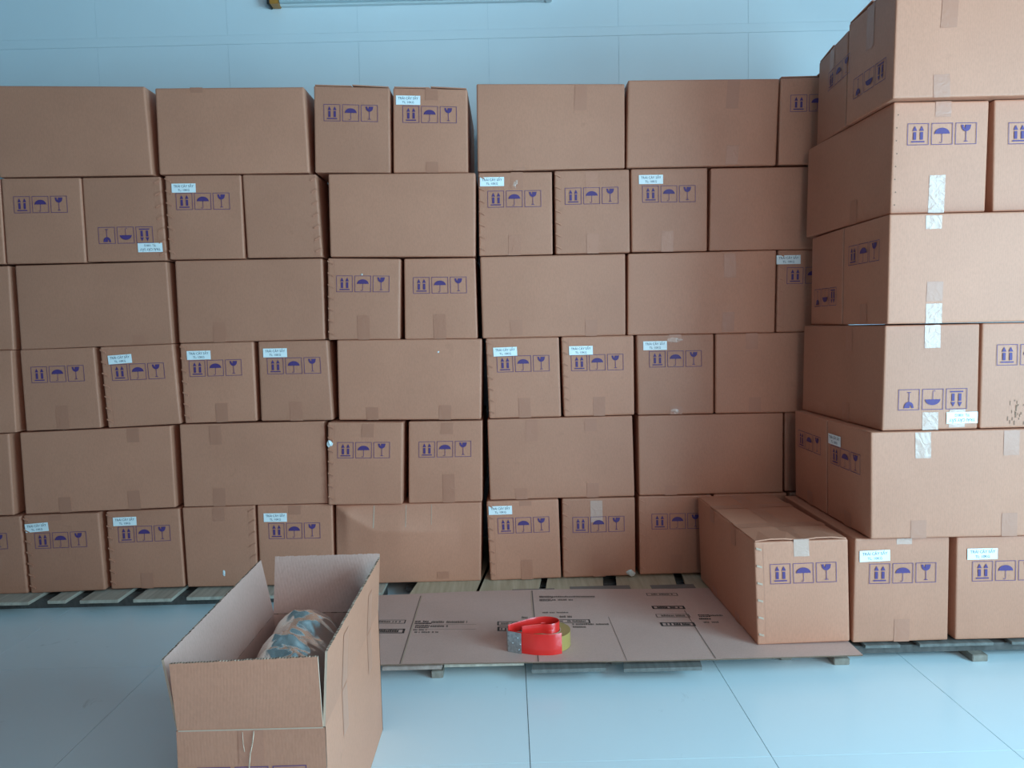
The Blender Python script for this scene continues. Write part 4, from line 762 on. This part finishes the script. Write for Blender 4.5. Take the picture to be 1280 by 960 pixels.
# strips between creases so that the sheet can undulate; built as panels
creases = [-.62, -.355, .066, .335, .605, 1.046]
def edge_y(x, front):
    pts = sorted([p for p in outline[:8]] if front else [p for p in outline[11:]])
    for p, q in zip(pts, pts[1:]):
        if p[0] <= x <= q[0]: return lerp(p[1], q[1], (x - p[0]) / max(1e-6, q[0] - p[0]))
    return pts[-1][1] if x > pts[-1][0] else pts[0][1]
vs = []; fs = []; nxs = 60; nys = 8
for i in range(nxs + 1):
    x = lerp(-.62, 1.052, i / nxs)
    yf = edge_y(min(x, 1.035), True) + .0006 * math.sin(x * 90) ; yb = edge_y(min(max(x, -.62), 1.02), False)
    dz = 0
    for c_ in creases[1:-1]: dz -= .0009 * math.exp(-((x - c_) / .006) ** 2)
    for j in range(nys + 1):
        t_ = j / nys; y = lerp(yf, yb, t_)
        droop = 0
        vs.append((x, y, ZS + .0042 + dz + droop)); vs.append((x, y, ZS + .0005))
st = (nys + 1) * 2; fm = []
for i in range(nxs):
    for j in range(nys):
        a = i * st + j * 2
        fs.append((a, a + st, a + st + 2, a + 2)); fs.append((a + 1, a + 3, a + st + 3, a + st + 1)); fm += [0, 0]
    a = i * st; fs.append((a, a + 1, a + st + 1, a + st)); fm.append(1)
    a = i * st + nys * 2; fs.append((a, a + st, a + st + 1, a + 1)); fm.append(1)
for j in range(nys):
    a = j * 2; fs.append((a, a + 2, a + 3, a + 1)); a = nxs * st + j * 2; fs.append((a, a + 1, a + 3, a + 2)); fm += [1, 1]
o = link_mesh('panel', vs, fs, [M['sheet'], M['edge_dark']], SH, midx=fm); rel(SH, o)
# score lines
def strip(name, x0, y0, x1, y1, w, mat, z=.0046, parent=SH):
    d = Vector((x1 - x0, y1 - y0, 0)).normalized(); n = Vector((-d.y, d.x, 0)) * w / 2
    a, b = Vector((x0, y0, ZS + z)), Vector((x1, y1, ZS + z))
    return rel(parent, link_mesh(name, [a - n, b - n, b + n, a + n], [(0, 1, 2, 3)], mat, parent))
strip('score_line', -.352, -.748, -.356, -.165, .004, M['edge']); strip('score_line', -.3565, -.748, -.3605, -.165, .003, M['ink_thin'])
strip('score_line', .0665, -.756, .0665, -.14, .0045, M['ink_thin']); strip('score_line', .060, -.756, .061, -.14, .003, M['edge'])
strip('score_line', .605, -.766, .60, -.38, .0025, M['ink_thin']); strip('score_line', .335, -.764, .325, -.42, .0018, M['ink_thin'])
# print: frames filled with unreadable marks, logo blocks and thin text lines, as worn as in the photograph
def marks(name, x0, y0, x1, y1, mat, rows=1, seed=0, fill=.7, slope=-.06):
    """a line of small unreadable glyph-like marks between two points (x along, y height)"""
    rd = random.Random(seed); P = []; h = (y1 - y0) / rows
    for r in range(rows):
        x = x0
        while x < x1:
            w = rd.uniform(.0035, .008)
            if rd.random() < fill:
                yb = y0 + r * h + h * .15 + (x - x0) * slope; P.append([(x, yb), (x + w * .8, yb), (x + w * .8, yb + h * rd.uniform(.5, .75)), (x, yb + h * rd.uniform(.5, .75))])
            x += w
    vs = [(a, b, ZS + .0049) for p in P for a, b in p]
    return rel(SH, link_mesh(name, vs, [tuple(range(i * 4, i * 4 + 4)) for i in range(len(P))], mat, SH))
def frame(x0, y0, x1, y1, t=.0035, mat=None, skew=0):
    P = [R2(x0, y0, x1, y0 + t), R2(x0, y1 - t, x1, y1), R2(x0, y0, x0 + t * 1.2, y1), R2(x1 - t * 1.2, y0, x1, y1)]
    vs = [(a, b + (a - x0) * -.06, ZS + .0048) for p in P for a, b in p]
    return rel(SH, link_mesh('printed_frame', vs, [tuple(range(i * 4, i * 4 + 4)) for i in range(4)], mat or M['ink_black'], SH))
frame(-.55, -.423, -.384, -.391, .003); marks('printed_mark', -.54, -.418, -.395, -.396, M['ink_thin'], 1, 1)
frame(-.55, -.506, -.376, -.470, .006); marks('printed_mark', -.54, -.502, -.40, -.474, M['ink_black'], 1, 2, .95)
marks('printed_mark', -.350, -.442, -.295, -.409, M['ink_black'], 2, 3, .97); marks('printed_mark', -.293, -.440, -.165, -.412, M['ink_thin'], 1, 4, .85)
marks('printed_mark', -.345, -.476, -.298, -.446, M['ink_black'], 2, 5, .97); marks('printed_mark', -.293, -.474, -.225, -.450, M['ink_thin'], 1, 6, .85)
strip('printed_line', -.29, -.447, -.135, -.456, .0016, M['ink_thin']); strip('printed_line', -.35, -.484, -.135, -.498, .0016, M['ink_thin'])
marks('printed_mark', -.348, -.499, -.305, -.480, M['ink_thin'], 1, 7); marks('printed_mark', -.350, -.518, -.265, -.500, M['ink_thin'], 1, 8, .7)
frame(-.063, -.470, .055, -.436, .0045); marks('printed_mark', -.05, -.466, .05, -.442, M['ink_thin'], 1, 9)
frame(-.062, -.518, .05, -.482, .006); marks('printed_mark', -.05, -.514, .04, -.488, M['ink_black'], 1, 10)
marks('printed_mark', .022, -.419, .050, -.392, M['ink_thin'], 1, 11, .9)
marks('printed_mark', .092, -.222, .137, -.198, M['ink_black'], 2, 12, .97); marks('printed_mark', .139, -.222, .297, -.200, M['ink_thin'], 1, 13, .9)
marks('printed_mark', .091, -.255, .134, -.230, M['ink_black'], 2, 14, .97); marks('printed_mark', .137, -.254, .216, -.234, M['ink_thin'], 1, 15, .9)
strip('printed_line', .135, -.228, .295, -.238, .0016, M['ink_thin'])
marks('printed_mark', .097, -.374, .185, -.357, M['ink_thin'], 1, 16, .8); marks('printed_mark', .155, -.420, .20, -.395, M['ink_thin'], 1, 17, .9)
frame(.12, -.462, .257, -.430, .004); marks('printed_mark', .15, -.458, .245, -.436, M['ink_thin'], 1, 18)
marks('printed_mark', .194, -.487, .316, -.466, M['ink_thin'], 1, 19, .85); marks('printed_mark', .194, -.510, .235, -.490, M['ink_thin'], 1, 20, .85)
for k, (a, b, c_, d_, t_, mt_) in enumerate(((.496, -.225, .612, -.198, .003, 'ink_thin'), (.492, -.358, .608, -.329, .006, 'ink_black'), (.491, -.436, .607, -.406, .003, 'ink_thin'), (.492, -.512, .607, -.481, .006, 'ink_black'))):
    frame(a, b, c_, d_, t_, M[mt_]); marks('printed_mark', a + .018, b + .003, c_ - .018, d_ - .004, M[mt_], 1, 30 + k, .85)
marks('printed_mark', .637, -.443, .672, -.418, M['ink_black'], 2, 40, .97); marks('printed_mark', .674, -.440, .725, -.420, M['ink_thin'], 1, 41, .9)
marks('printed_mark', .632, -.468, .668, -.447, M['ink_black'], 1, 42, .95); marks('printed_mark', .640, -.498, .690, -.478, M['ink_thin'], 1, 43, .8)
# grey tabs of the sheet that stick out behind it
for (a, b, y0, y1) in ((-.01, .155, -.20, -.108), (.215, .45, -.20, -.094), (.53, .70, -.20, -.100)):
    g = MB(); g.box((a, y0, ZS - .0002), (b, y1, ZS + .0004)); o = g.build('tab', plain('grey_board_back', (.24, .19, .165), .85), SH); rel(SH, o)

# ------------------------------------------------------------------ tape dispenser and roll
TZ = ZS + .0048
def ring(cx, cy, ro, ri, z0, z1, n=56):
    vs = []; fs = []
    for k in range(n):
        a = 2 * math.pi * k / n; c_, s_ = math.cos(a), math.sin(a)
        vs += [(cx + ro * c_, cy + ro * s_, z0), (cx + ro * c_, cy + ro * s_, z1), (cx + ri * c_, cy + ri * s_, z1), (cx + ri * c_, cy + ri * s_, z0)]
    for k in range(n):
        a = k * 4; b = ((k + 1) % n) * 4
        fs += [(a, b, b + 1, a + 1), (a + 1, b + 1, b + 2, a + 2), (a + 2, b + 2, b + 3, a + 3), (a + 3, b + 3, b, a)]
    return vs, fs
RX, RY, RR = .105, -.634, .070
roll = empty('tape_roll', (RX, RY, TZ)); tag(roll, 'roll of olive-tan packing tape held in the red dispenser', 'tape')
vs, fs = ring(0, 0, RR, .0405, .001, .049); link_mesh('tape_winding', vs, fs, [M['roll'], M['roll_side']], roll, midx=[0, 1, 0, 1] * 56)
vs, fs = ring(0, 0, .0402, .0375, .0005, .0495); link_mesh('core', vs, fs, M['core'], roll)
disp = empty('tape_dispenser', (.06, -.66, TZ)); tag(disp, 'red hand tape dispenser with a grey metal cutter, lying on the cardboard sheet', 'tape dispenser')
def ribbon(name, pts, z0, z1, th, mat, tilt=0, parent=disp, closed=False):
    """a standing band following a plan curve"""
    # Catmull-Rom refine
    P = [Vector((a, b, 0)) for a, b in pts]; Q = []
    for i in range(len(P) - 1):
        p0, p1, p2, p3 = P[max(i - 1, 0)], P[i], P[i + 1], P[min(i + 2, len(P) - 1)]
        for t in range(6):
            t = t / 6; Q.append(.5 * ((2 * p1) + (p2 - p0) * t + (2 * p0 - 5 * p1 + 4 * p2 - p3) * t * t + (3 * p1 - p0 - 3 * p2 + p3) * t ** 3))
    Q.append(P[-1]); vs = []; fs = []
    for i, p in enumerate(Q):
        d = (Q[min(i + 1, len(Q) - 1)] - Q[max(i - 1, 0)]).normalized(); n = Vector((-d.y, d.x, 0)) * th / 2
        for (s_, z, e) in ((-1, z0, 0), (-1, z1 - .002, 0), (-.4, z1, 0), (.4, z1, 0), (1, z1 - .002, 0), (1, z0, 0)):
            vs.append(p + n * s_ + Vector((0, 0, z)))
    st = 6
    for i in range(len(Q) - 1):
        for q in range(6): a = i * st + q; b = i * st + (q + 1) % 6; fs.append((a, b, b + st, a + st))
    fs.append(tuple(range(6))); fs.append(tuple(len(vs) - 6 + q for q in reversed(range(6))))
    o = link_mesh(name, vs, fs, mat, parent, smooth=False)
    bm = bmesh.new(); bm.from_mesh(o.data); bmesh.ops.recalc_face_normals(bm, faces=bm.faces)
    for f in bm.faces: f.smooth = True
    for e in bm.edges:
        if len(e.link_faces) == 2 and e.calc_face_angle(0) > .5: e.smooth = False
    bm.to_mesh(o.data); bm.free()
    o.location = (-disp.location.x, -disp.location.y, .0)
    return o
outer = [(-.020, -.672), (.02, -.694), (.055, -.708), (.085, -.7125), (.115, -.7125), (.142, -.703)]
ribbon('outer_band', outer, .0, .066, .0035, M['red'])
inner = [(-.026, -.664), (.0, -.640), (.035, -.600), (.062, -.577), (.07, -.600), (.0745, -.625)]
inner = [(-.024, -.662), (.0, -.645), (.03, -.625), (.058, -.608), (.085, -.601), (.112, -.604), (.133, -.618), (.139, -.637), (.130, -.655), (.108, -.666), (.080, -.664), (.05, -.668), (.02, -.676)]
ribbon('handle_loop', inner, .0500, .079, .0032, M['red'])
inner2 = [(.081, -.6075), (.105, -.6005), (.128, -.611), (.1375, -.634), (.128, -.657), (.105, -.6675), (.083, -.659)]
ribbon('hub', inner2, .002, .060, .003, M['red'])
g = MB()
# bent steel cutter plate on the nose
prof = [(-.029, -.668), (-.026, -.680), (-.010, -.6875), (.016, -.7005)]
vs = []
for (a, b) in prof:
    for z in (.0, .066): vs.append((a, b, z))
for (a, b) in prof:
    for z in (.0, .066): vs.append((a + .0008, b + .0022, z))
fs = [(i * 2, i * 2 + 2, i * 2 + 3, i * 2 + 1) for i in range(3)] + [(8 + i * 2 + 1, 8 + i * 2 + 3, 8 + i * 2 + 2, 8 + i * 2) for i in range(3)] + [(0, 1, 9, 8), (6, 14, 15, 7)] + [(i * 2 + 1, i * 2 + 3, 8 + i * 2 + 3, 8 + i * 2 + 1) for i in range(3)]
o = link_mesh('cutter_plate', vs, fs, M['galv'], disp); o.location = (-disp.location.x, -disp.location.y, 0); o['label'] = 'grey galvanised steel plate'
for (t_, z) in ((.72, .049), (.80, .012), (.9, .030), (.35, .030)):
    a, b = lerp(-.026, .016, t_), lerp(-.680, -.7005, t_); bpy_v = []
    vs = [(a, b - .0035, z)]; n_ = 8
    for k in range(n_): an = 2 * math.pi * k / n_; vs.append((a + .0028 * math.cos(an), b - .0008 - .0014 * math.cos(an) * .5, z + .0028 * math.sin(an)))
    fs = [(0, 1 + (k + 1) % n_, 1 + k) for k in range(n_)]
    o = link_mesh('rivet', vs, fs, M['galv'], disp, smooth=True); o.location = (-disp.location.x, -disp.location.y, 0)

# ------------------------------------------------------------------ open carton in the foreground
OX0, OX1, OYF, OYR, OH = -.648, -.366, -1.597, -1.013, .330
OC = empty('open_carton', ((OX0 + OX1) / 2, (OYF + OYR) / 2, 0)); tag(OC, 'open carton with raised flaps on the floor in the foreground, foil bag inside', 'carton')
t = .0045
def wallplate(name, a, b, c_, d_, th, mats, out, parent=OC, rag=True, n=18, bow=0.0):
    """thin corrugated plate between a,b (bottom edge) and d_,c_ (top edge); out = outward normal side"""
    a, b, c_, d_ = map(Vector, (a, b, c_, d_)); nn = (b - a).cross(d_ - a).normalized()
    if nn.dot(Vector(out)) < 0: nn = -nn
    vs = []; fs = []; mi = []; m_ = 6
    rd = random.Random(len(name) + int(a.x * 100))
    for i in range(n + 1):
        u = i / n; lo = lerp(a, b, u); hi = lerp(d_, c_, u) + (d_ - a).normalized() * (rd.uniform(-.0009, .0009) if rag else 0)
        for j in range(m_ + 1):
            v = j / m_; p = lerp(lo, hi, v) + nn * bow * math.sin(math.pi * v) * (.5 + .5 * math.sin(math.pi * u))
            vs.append(p); vs.append(p - nn * th)
    st = (m_ + 1) * 2
    for i in range(n):
        for j in range(m_):
            q = i * st + j * 2; fs.append((q, q + st, q + st + 2, q + 2)); mi.append(0)
            fs.append((q + 1, q + 3, q + st + 3, q + st + 1)); mi.append(1)
        q = i * st; fs.append((q, q + 1, q + st + 1, q + st)); mi.append(2)
        q = i * st + m_ * 2; fs.append((q, q + st, q + st + 1, q + 1)); mi.append(3 if (i % 2) else 2)
    for j in range(m_):
        q = j * 2; fs.append((q, q + 2, q + 3, q + 1)); mi.append(2); q = n * st + j * 2; fs.append((q, q + 1, q + 3, q + 2)); mi.append(2)
    o = link_mesh(name, vs, fs, mats, parent, midx=mi); bm = bmesh.new(); bm.from_mesh(o.data); bmesh.ops.recalc_face_normals(bm, faces=bm.faces); bm.to_mesh(o.data); bm.free()
    if parent is OC: o.location = -OC.location
    return o
CM = [M['card'], M['card_in'], M['edge'], M['edge_dark']]
wallplate('front_panel', (OX0, OYF, 0.001), (OX1, OYF, 0.001), (OX1, OYF, OH), (OX0, OYF, OH), t, CM, (0, -1, 0), rag=False, bow=.004)
wallplate('rear_panel', (OX1, OYR, 0.001), (OX0, OYR, 0.001), (OX0, OYR, OH), (OX1, OYR, OH), t, CM, (0, 1, 0), rag=False)
wallplate('side_panel', (OX0, OYR, 0.001), (OX0, OYF, 0.001), (OX0, OYF, OH), (OX0, OYR, OH), t, CM, (-1, 0, 0), rag=False, bow=.004)
wallplate('side_panel', (OX1, OYF, 0.001), (OX1, OYR, 0.001), (OX1, OYR, OH), (OX1, OYF, OH), t, CM, (1, 0, 0), rag=False)
g = MB(); g.box((OX0 + t, OYF + t, .001), (OX1 - t, OYR - t, .006)); o = g.build('bottom_panel', M['card_in'], OC); o.location = -OC.location
def flap(a, b, out, l0, ang0, l1, ang1, bow=0, **kw):
    """flap hinged on edge a-b, opened up; ang from vertical towards out"""
    a, b, out = Vector(a), Vector(b), Vector(out)
    def tip(p, l, an): an = math.radians(an); return p + Vector((0, 0, 1)) * l * math.cos(an) + out * l * math.sin(an)
    return wallplate('flap', a, b, tip(b, l1, ang1), tip(a, l0, ang0), t, CM, out, bow=bow, **kw)
flap((OX0 + .002, OYF, OH), (OX1 - .004, OYF, OH), (0, -1, 0), .140, 7, .146, 6, bow=.002, n=100)
flap((OX1, OYR + .0, OH), (OX0 + .003, OYR, OH), (0, 1, 0), .150, 20, .149, 14, n=100)
flap((OX0, OYR - .004, OH), (OX0, OYF + .002, OH), (-1, 0, 0), .150, 10.5, .141, 8.5, n=140)
flap((OX1, OYF + .002, OH), (OX1, OYR - .004, OH), (1, 0, 0), .148, 4, .146, 4, n=140)
# crease lines on the outside and stitched edge
g = MB(); g.box((OX0 + .004, OYF - .0012, OH - .0012), (OX1 - .004, OYF + .001, OH + .0012)); o = g.build('crease', M['edge'], OC); o.location = -OC.location
# print on the front panel
class FaceF:
    pass
fb = Box([(OX0, OYF, OH), (OX1, OYF, OH), (OX1, OYF, .001), (OX0, OYF, .001)], [(OX0, OYR, OH), (OX1, OYR, OH), (OX1, OYR, .001), (OX0, OYR, .001)], 0, 5)
fb.disp = lambda face, u, v: .004 * math.sin(math.pi * min(max(v, 0), 1)) * (.5 + .5 * math.sin(math.pi * min(max(u, 0), 1)))
off_root = empty('x', (0, 0, 0)); bpy.data.objects.remove(off_root)
for k, kind_ in enumerate(('arrows', 'umbrella', 'glass')):
    x0 = -.104 + k * .072; polys = [[(x + x0, y - FR / 2) for x, y in p] for p in sym_polys(kind_)]
    o = fb.decal('handling_symbol', OC, 'f', .497, .685, 0, polys, M['ink'], .0011); o.location = fb.o - OC.location
o = tape(fb, OC, 'f', .5, .80, .995, off=.0006); o.location = fb.o - OC.location
g = MB()
def thread(pts, w=.0012):
    for p, q in zip(pts, pts[1:]):
        p, q = Vector(p), Vector(q); g.add([p + Vector((-w, 0, 0)), p + Vector((w, 0, 0)), q + Vector((w, 0, 0)), q + Vector((-w, 0, 0)), (p + q) / 2 + Vector((0, -w * 1.5, 0))], [(0, 1, 4), (1, 2, 4), (2, 3, 4), (3, 0, 4)])
yy = OYF - .0045
thread([(-.500, OYF - .003, .328), (-.503, yy, .305), (-.508, yy - .001, .285), (-.511, yy - .001, .262), (-.513, yy - .001, .245)]); thread([(-.522, OYF - .002, .326), (-.521, yy, .305), (-.519, yy, .288)], .0007)
o = g.build('torn_tape_edge', M['edge'], OC); o.location = -OC.location; o['kind'] = 'stuff'
# long tape traces on the right flap and side
s4, c4 = math.sin(math.radians(4)), math.cos(math.radians(4))
for y, l_ in ((-1.43, .12), (-1.15, .10)):
    for (p0, p1) in (((OX1 + .0010, OH + .004), (OX1 + .0010 + l_ * s4, OH + l_ * c4)), ((OX1 + .0008, OH - .10), (OX1 + .0008, OH - .002))):
        vs = [(p0[0], y - .024, p0[1]), (p0[0], y + .024, p0[1]), (p1[0], y + .024, p1[1]), (p1[0], y - .024, p1[1])]
        o = link_mesh('packing_tape', vs, [(0, 1, 2, 3)], M['tape_thin'], OC); o.location = -OC.location

# silver foil bag: a crumpled pillow filling the carton
def foil_bag():
    nx_, ny_ = 96, 190; x0, x1, y0, y1 = OX0 + .014, OX1 - .016, OYF + .030, OYR - .020
    vs = []; fs = []
    for j in range(ny_ + 1):
        for i in range(nx_ + 1):
            u, v = i / nx_, j / ny_
            x, y = lerp(x0, x1, u), lerp(y0, y1, v)
            e = (max(0, 1 - abs(2 * u ** .8 - 1) ** 2.6)) ** .6 * (max(0, 1 - abs(2 * v - 1) ** 6)) ** .5
            hgt = .335 + .055 * math.sin(math.pi * min(1, v * .62)) + .035 * (u - .4)
            p = Vector((x * 7, y * 7, 0))
            wx, wy = x + .03 * noise.noise(p * 1.3), y + .03 * noise.noise(p * 1.3 + Vector((9, 4, 2)))
            f1 = noise.voronoi(Vector((wx * 7 + wy * 4, wy * 13 - wx * 6, 7.3)))[0][0]
            f2 = noise.voronoi(Vector((wx * 19 - wy * 13, wy * 27 + wx * 11, 3.1)))[0][0]
            f3 = noise.voronoi(Vector((wx * 52, wy * 60, 1.1)))[0][0]
            z = .03 + (hgt - .03) * e + (.034 * (f1 - .5) + .014 * (f2 - .5) + .0035 * (f3 - .5)) * min(1, e * 1.3)
            pinch = .010 * (noise.noise(Vector((3, y * 9, 1))))
            vs.append((x + pinch * (1 - e), y, max(.012, z)))
    for j in range(ny_):
        for i in range(nx_):
            a = j * (nx_ + 1) + i; fs.append((a, a + 1, a + nx_ + 2, a + nx_ + 1))
    # closed underside
    b = len(vs)
    ringi = [i for i in range(nx_ + 1)] + [j * (nx_ + 1) + nx_ for j in range(1, ny_ + 1)] + [ny_ * (nx_ + 1) + i for i in range(nx_ - 1, -1, -1)] + [j * (nx_ + 1) for j in range(ny_ - 1, 0, -1)]
    for i in ringi: vs.append((vs[i][0], vs[i][1], .008))
    n_ = len(ringi)
    for k in range(n_): fs.append((ringi[k], b + k, b + (k + 1) % n_, ringi[(k + 1) % n_]))
    fs.append(tuple(b + k for k in range(n_)))
    o = link_mesh('foil_bag', vs, fs, M['foil'], smooth=True)
    c0 = Vector(((x0 + x1) / 2, (y0 + y1) / 2, .008))
    for v in o.data.vertices: v.co -= c0
    o.location = c0
    bm = bmesh.new(); bm.from_mesh(o.data); bmesh.ops.recalc_face_normals(bm, faces=bm.faces)
    for e in bm.edges:
        if len(e.link_faces) == 2 and e.calc_face_angle(0) > .55: e.smooth = False
    bm.to_mesh(o.data); bm.free()
    tag(o, 'crumpled silver foil bag bulging inside the open carton', 'bag')
foil_bag()

# ------------------------------------------------------------------ tube light on the back wall
TL = empty('tube_light', (-.42, Y1 - .006, 2.60)); tag(TL, 'long white tube light fitting with amber end cap on the back wall', 'lamp')
g = MB(); g.box((-.61, -.030, -.004), (.63, 0, .058)); g.build('housing', M['white'], TL, bevel=.004)
vs, fs = [], []
n_ = 14
for x in (-.60, .62):
    for k in range(n_): a = 2 * math.pi * k / n_; vs.append((x, -.047 + .013 * math.cos(a), .012 + .013 * math.sin(a)))
for k in range(n_): fs.append((k, (k + 1) % n_, n_ + (k + 1) % n_, n_ + k))
link_mesh('tube', vs, fs, plain('frosted_tube', (.55, .68, .72), .25), TL, smooth=True)
g = MB(); g.box((-.645, -.062, -.008), (-.605, 0, .060)); g.build('end_cap', M['orange'], TL, bevel=.003)['label'] = 'amber end cap'
g = MB(); g.box((-.655, -.064, -.010), (-.6455, 0, .062)); g.build('end_cap', M['black'], TL, bevel=.002)['label'] = 'black rim of the end cap'
g = MB(); g.box((.6305, -.062, -.008), (.66, 0, .060)); g.build('end_cap', M['white'], TL, bevel=.003)
